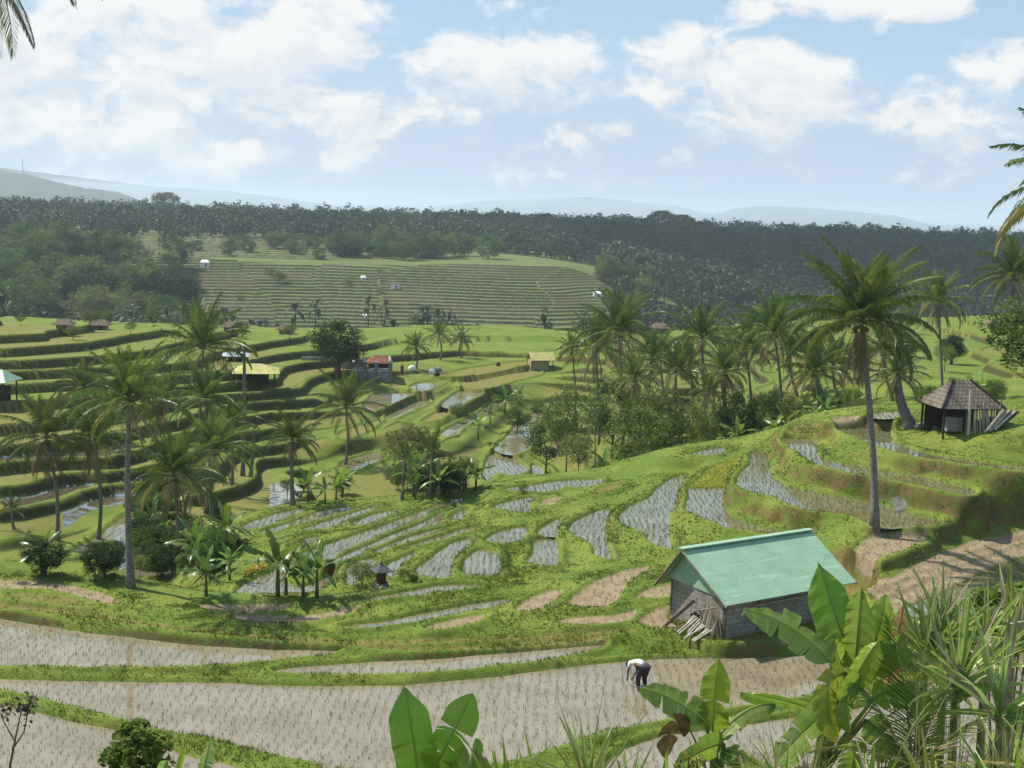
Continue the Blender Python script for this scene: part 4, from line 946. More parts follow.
# --- helper for small roofs on posts
def hip(name, parent, w, d, z0, h, m, ov=.25, ridge=.0, th=.05):
    w2,d2=w/2+ov,d/2+ov; r=ridge/2
    A,B,C_,D=(-w2,-d2,z0),(w2,-d2,z0),(w2,d2,z0),(-w2,d2,z0); Rl,Rr=(-r,0,z0+h),(r,0,z0+h)
    if ridge>0: q=[[A,B,Rr,Rl],[C_,D,Rl,Rr],[B,C_,Rr],[D,A,Rl]]
    else: q=[[A,B,Rl],[B,C_,Rl],[C_,D,Rl],[D,A,Rl]]
    return quadmesh(name,q,m,th,parent)
def posts(parent, w, d, h, r, m, nx=2, name='post'):
    for sx in np.linspace(-1,1,nx):
        for sy in (-1,1): MB().tube([(sx*w/2,sy*d/2,-.3),(sx*w/2,sy*d/2,h)],r,6).build(name,m,parent)
def placed(u, v): return hit(u,v)
# --- tile roofed hut on the right
b=placed(958,429); hd=math.hypot(b[0],b[1]); px=hd/F
hut=empty('field_hut',b,.16,'open field hut of rough posts with a brown tiled hip roof','hut')
HW,HD,HH=53*px,2.3,23*px
hip('roof',hut,HW,HD,HH,1.25,m_tile,.3,.9,.06)
MB().tube([(-HW/2-.3,-HD/2-.3,HH+.03),(-.45,0,HH+1.28)],.06,5).build('hip_tiles',m_tile,hut)
MB().tube([(HW/2+.3,-HD/2-.3,HH+.03),(.45,0,HH+1.28)],.06,5).build('hip_tiles',m_tile,hut)
posts(hut,HW,HD,HH,.06,m_woodd)
MB().box((0,HD/2-.06,HH/2-.2),(HW-.2,.08,HH+.2)).build('back_wall',m_woodd,hut)
MB().box((HW/2-.35,-HD/2+.08,.25),(.7,.08,HH*.9)).build('side_board',m_bluroof,hut)
MB().box((-HW/2+.75,-HD/2+.55,.35),(.8,.5,.7)).build('bench',m_stone,hut)
MB().tube([(-.25,-HD/2-.35,-.3),(-.28,-HD/2-.33,HH+.95)],.065,6).build('pale_post',m_bamboop,hut)
def HW_(p): c,s=math.cos(.16),math.sin(.16); return np.array([b[0]+p[0]*c-p[1]*s,b[1]+p[0]*s+p[1]*c,b[2]+p[2]])
hutb=b.copy(); random.seed(8)
for i in range(22):
    x=-.35+i*.085+random.uniform(-.04,.04); h=random.uniform(.85,1.5); q=HW_((x,-HD/2-.3-random.uniform(0,.15),0)); q[2]=ground(q[0],q[1])-.05
    o=empty('bamboo_pole',q,0,'rough stick leaning upright against the front of the tile roofed hut','pole','sticks leaning on the hut'); MB().tube([(0,0,0),(random.uniform(-.12,.12),.28,h)],random.uniform(.025,.05),5).build('pole',m_bamboo if i%3 else m_wood,o)
for i in range(9):
    p0=placed(985+i*1.6,434-i*.5); p1=at_d(1003+i*1.9,413+i*.6,math.hypot(p0[0],p0[1])+.6); o=empty('plank',p0,0,'weathered plank in the slanting pile on the grass right of the hut','plank','planks piled beside the hut')
    MB().tube([(0,0,.05),p1-p0+np.array([0,0,.15+.02*i])],.075,4).build('board',[m_bamboop,m_wood,m_woodd][i%3],o)
def rock(name,u,v,sz,m,label,cat='rock',group=None,flat=.6):
    q=placed(u,v); bm=bmesh.new(); bmesh.ops.create_icosphere(bm,subdivisions=2,radius=1); rg=np.random.default_rng(int(u*7+v))
    V=np.array([x.co[:] for x in bm.verts]); f=1+.35*(np.array([vnoise(np.array([x[0]*1.7+9+u]),np.array([x[1]*1.7+x[2]*1.3+v]))[0] for x in V])-.5); V=V*f[:,None]*[1,.8,flat]*sz
    mb=MB().add(V,tris=[[x.index for x in ff.verts] for ff in bm.faces]); bm.free(); o=mb.build(name,m,None,False); o.location=(q[0],q[1],q[2]+sz*flat*.4); o.rotation_euler=(0,0,u); return tag(o,label,cat,group)
for i,(u,v) in enumerate(((926,428),(931,424),(934,429),(922,426),(918,429),(938,427))): rock('rubble_stone',u,v,random.uniform(.12,.24),m_white if i%2 else m_stone,'loose broken stone in the rubble left of the hut','stone','rubble left of the hut')
q=placed(901,512); o=empty('stone_slab',q,.5,'flat grey slab leaning on the foot of the terrace step','slab'); mb=MB(); mb.add([(-.42,-.1,0),(.30,-.18,.02),(.52,.2,.32),(.34,.42,.50),(-.2,.38,.44),(-.42,-.02,.09),(.30,-.10,.11),(.50,.26,.40),(.32,.48,.58),(-.22,.44,.52)],[[0,1,6,5],[1,2,7,6],[2,3,8,7],[3,4,9,8],[4,0,5,9]],[[5,6,7],[5,7,8],[5,8,9]]); mb.build('slab',m_stone,o)
# --- shrine on the bank
q=placed(381,588); sc_=28*math.hypot(q[0],q[1])/F/1.62
o=empty('shrine',q,.5,'small dark red shrine with a black thatched roof on the grassy bank','shrine',sc=sc_)
MB().box((0,0,.05),(.72,.72,.5)).build('base',m_stone,o); MB().box((0,0,.36),(.58,.58,.14)).build('plinth',m_redbrick,o)
MB().box((0,0,.72),(.44,.44,.6)).build('body',m_redbrick,o); MB().box((0,0,1.05),(.66,.66,.08)).build('cornice',m_redbrick,o)
quadmesh('roof',[[(-.56,-.56,1.08),(.56,-.56,1.08),(.10,-.10,1.42),(-.10,-.10,1.42)],[(.56,-.56,1.08),(.56,.56,1.08),(.10,.10,1.42),(.10,-.10,1.42)],[(.56,.56,1.08),(-.56,.56,1.08),(-.10,.10,1.42),(.10,.10,1.42)],[(-.56,.56,1.08),(-.56,-.56,1.08),(-.10,-.10,1.42),(-.10,.10,1.42)]],m_thatchd,.06,o)
MB().tube([(0,0,1.38),(0,0,1.52),(0,0,1.64)],[.12,.08,.02],8).build('finial',m_thatchd,o)
MB().box((-.12,-.42,.16),(.34,.16,.1)).build('offering_cloth',m_white,o)
# --- walled compound under the dark tree
q=placed(350,377); cd=math.hypot(q[0],q[1]); px=cd/F
comp=empty('walled_compound',q,.12,'walled grey compound under the big dark round tree','compound')
def cx_(u): return (u-350)*px
for (u0,u1,y,z0,h,tk) in ((300,342,5.2,.3,1.5,.25),(341,366,3.0,0,1.9,.25),(352,391,0,0,1.1,.3)): MB().box(((cx_(u0)+cx_(u1))/2,y,z0+h/2-.3),(cx_(u1)-cx_(u0),tk,h+.6)).build('wall',m_plaster,comp)
MB().box((cx_(391)-.15,2.4,.9),(.3,4.8,2.4)).build('wall',m_plaster,comp); MB().box((cx_(352)+.15,1.5,.75),(.3,3,2.0)).build('wall',m_plaster,comp)
for u in (365,376,390): 
    MB().box((cx_(u),-.02,.75),(.5,.5,2.2)).build('pillar',m_stone,comp); MB().box((cx_(u),-.02,1.9),(.62,.62,.14)).build('pillar_cap',m_plaster,comp)
MB().box(((cx_(352)+cx_(391))/2,0,.86),(cx_(391)-cx_(352)-.1,.42,.10)).build('coping',m_white,comp)
def pav(u,v,y,w,d,h,rh,m,label,name='pavilion'):
    p=q+np.array([cx_(u),y,0]); p[2]=ground(p[0],p[1]); o=empty(name,p,.12,label,'pavilion'); posts(o,w,d,h,.08,m_woodd); hip('roof',o,w,d,h,rh,m,.35,w*.5,.08); MB().box((0,0,.3),(w,d,.6)).build('platform',m_plaster,o); MB().box((0,d/2-.1,h/2+.3),(w,.1,h-.5)).build('back_wall',m_redbrick,o)
pav(377,0,2.6,2.6,2.2,1.9,.9,m_tiler,'pavilion with red tiled roof inside the walled compound')
pav(344,0,6.6,2.0,1.8,1.9,.7,m_tiler,'pavilion with orange tiled roof half hidden under the dark tree')
# --- other little buildings
def hutbox(u,v,w,d,h,rh,mw,mr,label,rz=.1,name='field_hut',openf=False,ridge=.7,ov=.3,group=None,cat='hut',flat=False):
    p=placed(u,v); k=math.hypot(p[0],p[1])/F; w,d,h,rh,ov=w*k,d*k,h*k,rh*k,ov; o=empty(name,p,rz,label,cat,group)
    if openf:
        posts(o,w,d,h,.07,m_woodd); MB().box((0,d*.2,h*.35),(w*.7,d*.35,h*.7)).build('back_wall',m_woodd,o)
    else:
        MB().box((0,0,h/2-.2),(w,d,h+.4)).build('wall',mw,o); MB().box((w*.15,-d/2-.01,h*.4),(w*.2,.05,h*.75)).build('door',m_woodd,o)
    hip('roof',o,w,d,h,rh,mr,ov,w*ridge,.06); return o
p=placed(540,370); k=math.hypot(p[0],p[1])/F
o=empty('field_hut',p,.25,'small hut with a straw yellow gable roof at the head of the winding water','hut'); w,d,h,rh=22*k,20*k,9*k,7*k
quadmesh('roof',[[(-w/2-.2,-d/2-.2,h),(w/2+.3,-d/2-.2,h),(w/2+.3,0,h+rh),(-w/2-.2,0,h+rh)],[(w/2+.3,d/2+.2,h),(-w/2-.2,d/2+.2,h),(-w/2-.2,0,h+rh-.01),(w/2+.3,0,h+rh-.01)]],m_yroof,.07,o)
MB().box((-.1*w,0,h/2-.2),(w*.8,d*.8,h+.36)).build('wall',m_tan,o); posts(o,w,d*.8,h,.07,m_woodd); MB().box((w*.31,0,h*.55),(.05,d*.55,h*.8)).build('opening_shade',m_woodd,o)  # dark sheet at the open gable end stands in for the shade inside
hutbox(256,383,36,40,12,7,m_tan,m_yroof,'open shelter with a broad flat yellow green roof behind the bare poles',.2,'shelter',True,.3,.5,cat='shelter')
hutbox(236,361,22,24,6,3,m_tan,m_bluroof,'low shelter with a grey blue sheet roof behind the left palm clump',.15,'shelter',True,.6,.3,cat='shelter')
hutbox(-4,401,28,26,20,10,m_tan,m_roofg,'open shelter with a green sheet roof at the left edge',-.1,'shelter',True,.5,.4,cat='shelter')
for u,v,w,lab in ((100,330,17,'brown thatched hut at the foot of the dark wood on the far left'),(64,334,15,'low grey thatched hut left of the brown thatched one'),(231,333,16,'brown thatched hut with a white gable right of the highest palm crown'),(286,334,16,'brown thatched hut near the big dark round tree'),(660,333,16,'thatched hut on the plateau edge beyond the crest wood'),(996,329,16,'pale roofed hut on the far right fields')):
    hutbox(u,v,w*.8,w*.7,5,5,m_tan,m_thatch,lab,.1,ov=.5)
for u,v,w,lab in ((205,267,8,'tiny white shed at the top of the far terraced hillside'),(363,280,5,'tiny white field box high on the far terraces'),(395,289,8,'tiny brown roofed shed in the middle of the far terraces'),(366,318,5,'tiny white and blue box low on the far terraces'),(597,298,7,'tiny white hut at the right end of the far terraces'),(461,338,8,'small white hut on the plateau beyond the three small palms')):
    hutbox(u,v,w,w*.9,w*.55,w*.3,m_white,m_white if w!=8 or u!=395 else m_thatch,lab,.1,ov=.2,cat='hut')
for i,(u,v,lab) in enumerate(((432,374,'pale round boulder on the path beside the walled compound'),(438,372,'grey boulder right of the pale round one'),(412,371,'white bundle of stones between compound and small palm'),(498,366,'brown stump on the upper grassy terrace'),(437,377,'brown stump at the end of the path by the boulders'))): rock('boulder' if i<3 else 'tree_stump',u,v,.55 if i<3 else .4,[m_white,m_stone,m_white,m_woodd,m_woodd][i],lab,'boulder' if i<3 else 'stump',flat=.9)
# --- mast on the hazy ridge is set with the hills
# ------------------------------------------------------------------ people
m_skin=plain('skin',(.22,.12,.075),(.18,.095,.06),.55,.3); m_shirt=plain('white_cotton',(.72,.71,.68),(.60,.59,.57),.85,.1,5,.2); m_trous=plain('dark_cloth',(.035,.028,.035),(.05,.04,.048),.9,.1,5,.2)
m_hair=plain('black_hair',(.015,.013,.012),(.03,.025,.022),.6); m_redc=plain('red_cloth',(.42,.07,.04),(.33,.06,.04),.85,.1)
def skin_mesh(name, pts, edges, rad, mats, root=0, sub=2):
    me=bpy.data.meshes.new(name); me.from_pydata(pts,edges,[]); o=bpy.data.objects.new(name,me); COL.objects.link(o)
    md=o.modifiers.new('s','SKIN'); md.use_smooth_shade=True
    for i,v in enumerate(me.skin_vertices[0].data): v.radius=(rad[i],rad[i]); v.use_root=(i==root)
    ms=o.modifiers.new('u','SUBSURF'); ms.levels=sub; ms.render_levels=sub
    dg=bpy.context.evaluated_depsgraph_get(); res=bpy.data.meshes.new_from_object(o.evaluated_get(dg)); bpy.data.objects.remove(o); bpy.data.meshes.remove(me)
    res.name=name; res.materials.clear(); res.materials.append(mats); res.polygons.foreach_set('use_smooth',np.ones(len(res.polygons),bool)); return res
def person(loc, rz, pose, shirt, label, scale=1, legs=None):
    o=empty('person',loc,rz,label,'person',sc=scale)
    P=[];E=[];Rr=[]
    def add(p,r,par=None):
        P.append(p);Rr.append(r)
        if par is not None: E.append((par,len(P)-1))
        return len(P)-1
    J=pose; pel=add(J['pelvis'],.14); s1=add(J['spine'],.13,pel); ch=add(J['chest'],.15,s1); nk=add(J['neck'],.055,ch); hd=add(J['head'],.095,nk); ht=add(J['crown'],.085,hd)
    for s in (1,-1):
        f=lambda p:(p[0],p[1]*s if True else 0,p[2])
        sh=add(f(J['shoulder']),.065,ch); el=add(f(J['elbow']),.045,sh); wr=add(f(J['wrist']),.03,el); pa=add(f(J['palm']),.035,wr)
        w_=np.array(f(J['palm'])); dirn=w_-np.array(f(J['wrist'])); dirn/=np.linalg.norm(dirn)
        lat=np.cross(dirn,[0,1,0]); lat=lat/ (np.linalg.norm(lat)+1e-6)
        for k,(a,l) in enumerate(((-.03,.07),(-.01,.085),(.01,.08),(.03,.065))):
            q1=w_+lat*a+dirn*.05; q2=q1+dirn*l+lat*a*.2; i1=add(tuple(q1),.010,pa); add(tuple(q2),.008,i1)
        th=w_-lat*.04+dirn*.015; i1=add(tuple(th),.011,pa); add(tuple(th-lat*.015+dirn*.04),.009,i1)
        hp=add(f(J['hip']),.10,pel); kn=add(f(J['knee']),.065,hp); an=add(f(J['ankle']),.042,kn); add(f(J['toe']),.035,an)
    kid('body',skin_mesh('body',P,E,Rr,m_skin),o)
    tors=[J['pelvis'],J['spine'],J['chest'],J['neckbase']]; tp=list(tors); te=[(0,1),(1,2),(2,3)]; tr=[.15,.15,.175,.075]
    for s in (1,-1):
        f=lambda p:(p[0],p[1]*s,p[2]); a=len(tp); tp+= [f(J['shoulder']),tuple((np.array(f(J['shoulder']))*.45+np.array(f(J['elbow']))*.55))]; tr+=[.085,.07]; te+=[(2,a),(a,a+1)]
    kid('shirt',skin_mesh('shirt',tp,te,tr,shirt),o)
    lp=[J['pelvis']]; lr=[.165]; le=[]
    for s in (1,-1):
        f=lambda p:(p[0],p[1]*s,p[2]); a=len(lp); lp+=[f(J['hip']),f(J['knee']),tuple(np.array(f(J['knee']))*.35+np.array(f(J['ankle']))*.65)]; lr+=[.125,.085,.07]; le+=[(0,a),(a,a+1),(a+1,a+2)]
    kid('trousers',skin_mesh('trousers',lp,le,lr,legs or m_trous),o)
    h=np.array(J['head']); c=np.array(J['crown']); d=c-h; d/=np.linalg.norm(d)
    bm=bmesh.new(); bmesh.ops.create_uvsphere(bm,u_segments=14,v_segments=9,radius=.118); M=Vector((0,0,1)).rotation_difference(Vector(d)).to_matrix(); V=np.array([M@Vector((v.co.x*1,v.co.y*1,max(v.co.z,-.03)*1.15)) for v in bm.verts])+h*.45+c*.55+np.array(J.get('hairoff',(0,0,0)))
    kid('hair',MB().add(V,[[v.index for v in f.verts] for f in bm.faces if len(f.verts)==4],[[v.index for v in f.verts] for f in bm.faces if len(f.verts)==3]).mesh('hair',m_hair,True),o); bm.free()
    fx=np.array(J['face']); up=d; sidev=np.cross(up,fx)
    nose=h*.6+c*.4+fx*.105; mb=MB(); mb.tube([nose+up*.03,nose+fx*.02-up*.01,nose-up*.025],[.008,.017,.012],6); kid('nose',mb.mesh('nose',m_skin,True),o)
    for nme,offs,rr,mm in (('eye',.0,.012,m_hair),('ear',0,.02,m_skin)):
        for s in (-1,1):
            cpt=(h*.5+c*.5)+(fx*.095+sidev*s*.035 if nme=='eye' else sidev*s*.105)
            bm=bmesh.new(); bmesh.ops.create_icosphere(bm,subdivisions=1,radius=rr); V=np.array([v.co[:] for v in bm.verts])+cpt; kid(nme,MB().add(V,tris=[[v.index for v in f.verts] for f in bm.faces]).mesh(nme,mm,True),o); bm.free()
    mp=h*.85+c*.15+fx*.098; kid('mouth',MB().tube([mp-sidev*.025,mp+fx*.006,mp+sidev*.025],[.004,.008,.004],5).mesh('mouth',m_redbrick,True),o)
    return o
BEND=dict(pelvis=(0,0,.80),spine=(.20,0,.90),chest=(.42,0,.88),neckbase=(.53,0,.84),neck=(.56,0,.82),head=(.66,0,.74),crown=(.76,0,.68),shoulder=(.44,.17,.84),elbow=(.50,.20,.56),wrist=(.60,.13,.34),palm=(.64,.11,.26),hip=(-.02,.10,.76),knee=(.08,.13,.44),ankle=(.0,.14,.06),toe=(.12,.15,.02),face=np.array([.45,0,-.89]))
STAND=dict(pelvis=(0,0,.93),spine=(.01,0,1.1),chest=(.01,0,1.28),neckbase=(0,0,1.40),neck=(0,0,1.44),head=(.02,0,1.54),crown=(.02,0,1.64),shoulder=(0,.19,1.36),elbow=(-.02,.24,1.08),wrist=(.05,.24,.86),palm=(.07,.24,.78),hip=(0,.10,.88),knee=(.03,.11,.48),ankle=(0,.11,.07),toe=(.13,.12,.03),face=np.array([1.,0,0]))
q=at_z(642,692,-.05); person((q[0],q[1],-.06),R(122),BEND,m_shirt,'farmer in white shirt and dark trousers bending over the flooded field')
q=placed(361,378); person(q,R(200),STAND,m_shirt,'small standing person in white shirt and dark trousers before the compound wall')
q=placed(336,378); person(q,R(-60),STAND,m_redc,'small person in red clothes standing left of the compound wall',legs=m_redc)
q=placed(402,376); person(q,R(-100),STAND,m_trous,'small person in dark clothes at the right corner of the compound',.8)
# ------------------------------------------------------------------ plants right below the viewpoint
m_banf=leafmat('banana_leaf_near',(.19,.32,.03),(.26,.37,.05),.55,.32,.5,2.2,.12,None,3.2)
m_banp=leafmat('banana_leaf_pale',(.24,.33,.10),(.20,.29,.06),.5,.4,.4,2)
m_bany=leafmat('banana_leaf_yellow',(.34,.40,.04),(.26,.33,.03),.5,.4,.4,2)
m_strap=leafmat('strap_leaf',(.19,.28,.05),(.27,.35,.10),.45,.35,.5,2)
m_strapd=leafmat('strap_leaf_dry',(.42,.36,.24),(.25,.19,.11),.2,.7,.2,3)
m_reed=leafmat('reed_leaf',(.22,.27,.045),(.30,.31,.08),.35,.5,.3,2)
rngf=random.Random(4)
def lp(u,v,d): return at_d(u,v,d)
def near_banana(root_u, d, leaves, label, stems=1, dry=()):
    b=at_d(root_u,760,d); b[2]=ground(b[0],b[1]); e=empty('banana_plant',b,0,label,'banana plant','banana plants below the viewpoint')
    top=lp(root_u,800,d); 
    for i in range(stems):
        o_=np.array([.28*i*(1 if i%2 else -1),.1*i,0]); mb=MB(); T=top-b+o_*.6
        mb.tube([o_+[0,0,-.3],o_+T*.4,T*.8+o_*.5,T+[0,0,.2]],[.17,.15,.11,.05],10); mb.build('stem',m_bans,e)
    for (pb,pm,pt,wd,roll,m,tears,dd) in leaves:
        # pb, pm, pt pixels of foot, middle and tip of the blade; wd its width in pixels
        P0=lp(*pb,d+dd[0]); P2=lp(*pt,d+dd[2]); Pm=lp(*pm,d+dd[1]); P1=2*Pm-.5*(P0+P2)
        mb=MB(); view=Pm-np.array([0,0,CAMZ]); view/=np.linalg.norm(view)
        leaf_geo(mb,P0-b,P1-b,P2-b,wd*d/F,view,26,roll,.14,tears,0,True,rngf)
        mb.tube([T*.9 if stems==1 else T, (T*.5+(P0-b)*.5)+[0,0,.1], P0-b],[.045,.035,.025] if m is not D_ else [.02,.016,.012],6,1,False)
        mb.build('leaf',[m,m_banp if m is not m_dryleaf else m_dryleaf],e)
    return e
B_,Y_,P_,D_=m_banf,m_bany,m_banp,m_dryleaf
near_banana(432,16,[((422,800),(413,738),(404,684),48,.15,B_,2,(0,0,.3)),((432,772),(452,735),(472,693),46,-.35,B_,5,(0,.1,.4)),((452,790),(457,768),(462,744),26,.5,Y_,0,(-.2,0,.2)),((470,800),(480,775),(474,750),30,-.6,Y_,2,(-.2,0,0)),((468,780),(476,755),(476,738),18,.8,B_,0,(0,.2,.3))],'banana plant with two broad upright leaves at the bottom left of centre')
near_banana(716,17,[((706,722),(672,698),(640,688),34,.55,P_,4,(0,.2,.5)),((713,732),(714,700),(719,656),34,.1,Y_,2,(0,0,.1)),((716,740),(745,712),(775,704),24,.7,P_,2,(0,.2,.3)),((724,744),(700,752),(672,772),30,.5,B_,1,(0,-.3,-.5)),((720,760),(735,752),(742,775),26,.6,B_,2,(0,-.1,-.2)),((690,730),(672,728),(668,752),30,.7,D_,3,(.1,.2,.2)),((726,750),(750,765),(762,790),22,.3,B_,2,(0,-.2,-.4))],'banana plant with one long pale drooping leaf reaching towards the farmer')
near_banana(838,17,[((856,668),(836,618),(818,562),46,.0,B_,2,(.2,.3,.5)),((832,662),(790,626),(744,608),38,.5,P_,6,(.1,.3,.6)),((854,672),(858,630),(862,584),40,.55,B_,4,(0,.1,.2)),((858,682),(876,640),(886,594),34,-.5,B_,0,(0,.2,.4)),((842,660),(832,640),(822,622),22,.9,B_,2,(0,.3,.4)),((846,672),(826,694),(838,736),28,.5,Y_,2,(-.2,-.5,-.6)),((832,718),(790,702),(740,692),26,.9,B_,2,(0,.2,.5)),((862,676),(846,700),(850,728),28,.9,B_,1,(-.2,-.4,-.5)),((868,668),(892,650),(902,630),34,.2,B_,2,(.1,.1,.2)),((886,690),(896,645),(903,604),22,.6,D_,5,(.4,.5,.6)),((872,700),(905,690),(930,712),32,.4,B_,3,(.1,0,-.1)),((838,700),(800,735),(776,762),34,.5,P_,4,(-.1,-.2,-.3)),((866,720),(890,745),(905,775),34,.4,B_,3,(-.2,-.3,-.4)),((848,690),(868,655),(880,640),26,.3,Y_,3,(-.2,-.2,-.1)),((850,740),(852,762),(838,790),30,.3,B_,3,(-.2,-.4,-.5))],'tall banana plant with many broad leaves in front of the green roofed shed',3)
near_banana(196,15,[((190,812),(202,775),(210,738),20,.6,P_,2,(0,0,.2)),((176,800),(178,770),(186,746),7,0,B_,0,(0,0,0)),((170,800),(164,775),(168,760),34,.9,B_,1,(-.1,0,0))],'small banana plant beside the round bush at the bottom left')
# low coconut fronds
b=at_d(908,790,16.5); b[2]=ground(b[0],b[1]); e=empty('young_palm',b,0,'young coconut palm with dark comb-like fronds between the banana and the strap leaves','palm tree')
top=at_d(912,775,16.5)-b; MB().tube([(0,0,-.2),top*.6,top],[.2,.17,.12],9).build('stem',m_rachis,e)
for az,e0,L,dr,m in ((R(-12),R(76),2.3,R(32),0),(R(-50),R(62),2.0,R(45),0),(R(75),R(48),1.9,R(50),0),(R(110),R(30),1.7,R(45),2),(R(20),R(80),1.9,R(20),0),(R(-100),R(38),1.7,R(60),2),(R(160),R(30),1.5,R(60),0),(R(50),R(66),1.9,R(40),0)):
    mb=MB(); frond(mb,az,e0,L*.88,dr,40,.055,1.15,.2,m,1,.15,top); mb.build('frond',PALMMATS,e)
# strap leaved clumps (screw pine like)
def strap(u,v,d,n,Lpx,label,w=.06,dry=.2,group='strap leaved clumps below the viewpoint',mat_=None,name='strap_leaf_plant',spread=1.,upr=.9,stem=True):
    b=at_d(u,v,d); g=ground(b[0],b[1]); e=empty(name,(b[0],b[1],g),0,label,'plant',group); top=np.array([0,0,max(b[2]-g,0.)])
    rng=random.Random(int(u*3+v)); mb=MB(); md=MB()
    if stem and top[2]>.2: MB().tube([(0,0,-.2),top*.55+[.06,0,0],top],[.09,.07,.05],7).build('stem',m_rachis,e)
    for i in range(n):
        a=rng.uniform(0,6.28); el=R(88)-rng.random()**upr*R(75)*spread; L=Lpx*d/F*rng.uniform(.7,1.12); h=np.array([math.sin(a),math.cos(a),0]); up=np.array([0,0,1.])
        p0=top+np.array([rng.uniform(-.06,.06),rng.uniform(-.06,.06),rng.uniform(-.15,.05)]); p1=p0+(h*math.cos(el)+up*math.sin(el))*L*.6; dn=rng.uniform(.1,1.0)*(1.3-math.sin(el))
        p2=p1+(h*math.cos(el)*1.1+up*(math.sin(el)-dn*1.2))*L*.5
        is_dry=rng.random()<dry; leaf_geo(md if is_dry else mb,p0,p1,p2,w*rng.uniform(.7,1.2),-h*.6+np.array([0,-.6,.1]),9,rng.uniform(-.5,.5),.5,0,0,False,rng,1)
    mb.build('leaves',mat_ or m_strap,e)
    if md.n: md.build('dry_leaves',m_strapd,e)
    return e
strap(590,790,15,34,95,'clump of dark narrow upright blades at the bottom centre',.05,.08,spread=.75)
strap(540,800,15,24,75,'shorter clump of narrow blades between the upright banana leaves and the bottom centre',.05,.05,spread=.9)
strap(505,812,15,22,85,'broad bladed clump just right of the two upright banana leaves',.09,.0,mat_=m_banf,spread=.9)
strap(630,800,15.5,20,66,'small clump of narrow blades left of the long pale drooping leaf',.05,.25)
strap(955,690,17.5,46,110,'tall strap leaved clump with pale dead leaves at the right edge of the banana',.10,.22,spread=1.1)
strap(925,655,18,22,85,'upright strap leaved clump with five blades against the brown field',.085,.05,spread=.55)
strap(1000,715,17,34,120,'arching strap leaved clump at the bottom right corner',.09,.25,spread=1.2)
for u,d,n_,L,lab in ((662,15.5,16,66,'low broad leaved clump under the long pale banana leaf'),(785,15.5,16,70,'broad leaved clump between the two tall banana plants'),(868,15.5,18,74,'broad leaved clump at the foot of the comb-like fronds'),(935,15.5,18,84,'broad leaved clump under the strap leaves, right of the comb-like fronds'),(1012,15.5,18,96,'broad leaved clump in the bottom right corner')):
    strap(u,812,d,n_,L,lab,.13,.04,'broad leaved clumps below the viewpoint',m_banf if u!=935 else m_reed,'broad_leaf_plant',1.1,.8,False)
strap(945,640,18.5,26,80,'broad bladed clump in the middle of the strap leaves on the right',.11,.05,upr=.7)
strap(1012,650,19,30,90,'bright broad bladed clump at the right edge under the feathery bush',.10,.1,mat_=m_reed)
strap(985,660,18.5,24,90,'strap leaved clump with grey arching leaves near the right edge',.09,.35)
for i,(u,v,n,L,lab) in enumerate(((1005,790,70,95,'yellowish reed tangle filling the bottom right corner'),(920,760,50,80,'reed tangle between the comb-like fronds and the strap leaves'),(845,800,60,60,'brown reeds between the tall banana stems'),(775,775,60,70,'tangle of dry reed leaves left of the tall banana stems'),(810,790,50,66,'dry reed leaves at the foot of the tall banana'),(745,790,40,60,'thin reed tuft under the pale banana leaf'),(880,790,44,60,'reed tuft below the comb-like fronds'),(955,800,60,90,'rusty reed tangle under the tall strap leaves'),(690,800,30,42,'reed tuft at the foot of the drooping banana leaf'))):
    strap(u,v,16.5,n,L,lab,.025,.5,'reed tufts below the viewpoint',m_reed,'reed_tuft',1.3,.8,False)
# yellow green feathery bush at the right edge
def bush_near(u,v,d,rad,label,mats,size,ncl,nl,seed,name='bush',group=None,shape='round'):
    b=at_d(u,v,d); g=ground(b[0],b[1]); e=empty(name,(b[0],b[1],g),0,label,'bush',group); h=b[2]-g
    crown_cloud(np.random.default_rng(seed),ncl,nl,rad,size,shape,mats=len(mats),off=(0,0,h)).build('leaves',mats,e)
    mb=MB(); 
    for k in range(5): mb.tube([(0,0,-.2),(.2*math.sin(k*2.4),.2*math.cos(k*2.4),h*.6),(rad[0]*.6*math.sin(k*2.4),rad[0]*.6*math.cos(k*2.4),h+rad[2]*.2)],[.05,.03,.01],5)
    mb.build('stems',m_bark,e); return e
bush_near(1016,618,21,(.75,.6,.5),'bright yellow green feathery bush at the right edge',[m_reed,m_leaflt],.16,40,60,3)
bush_near(138,756,16,(.36,.36,.44),'dense round green bush at the bottom left',[m_leafmd,m_leaflt,m_leafmd],.085,70,60,4)
bush_near(690,762,16,(.20,.2,.14),'small yellow flowering weed at the bottom under the drooping leaf',[m_reed],.06,10,20,6)
# withered weed at the left edge
b=at_d(14,790,14); g=ground(b[0],b[1]); e=empty('withered_weed',(b[0],b[1],g),0,'withered brown weed with hanging seed heads at the left edge','weed')
T=lambda u,v:at_d(u,v,14)-np.array([b[0],b[1],g]); mb=MB()
mb.tube([(0,0,-.2),T(10,765),T(16,735),T(22,708)],[.02,.014,.01,.006],5); mb.tube([T(12,750),T(24,732),T(30,700)],[.01,.008,.005],5); mb.tube([T(14,740),T(4,722),T(2,712)],[.008,.006,.004],5); mb.build('stalk',m_bark,e)
mb=MB(); rg=np.random.default_rng(3)
for (u,v) in ((27,704),(31,702),(24,706),(4,714),(8,712),(29,716),(20,712)):
    c=T(u,v); leaf_quads(mb,c+rg.normal(size=(16,3))*[.035,.035,.06],.06,rg)
mb.build('seed_heads',plain('withered_brown',(.10,.06,.04),(.06,.04,.03)),e)
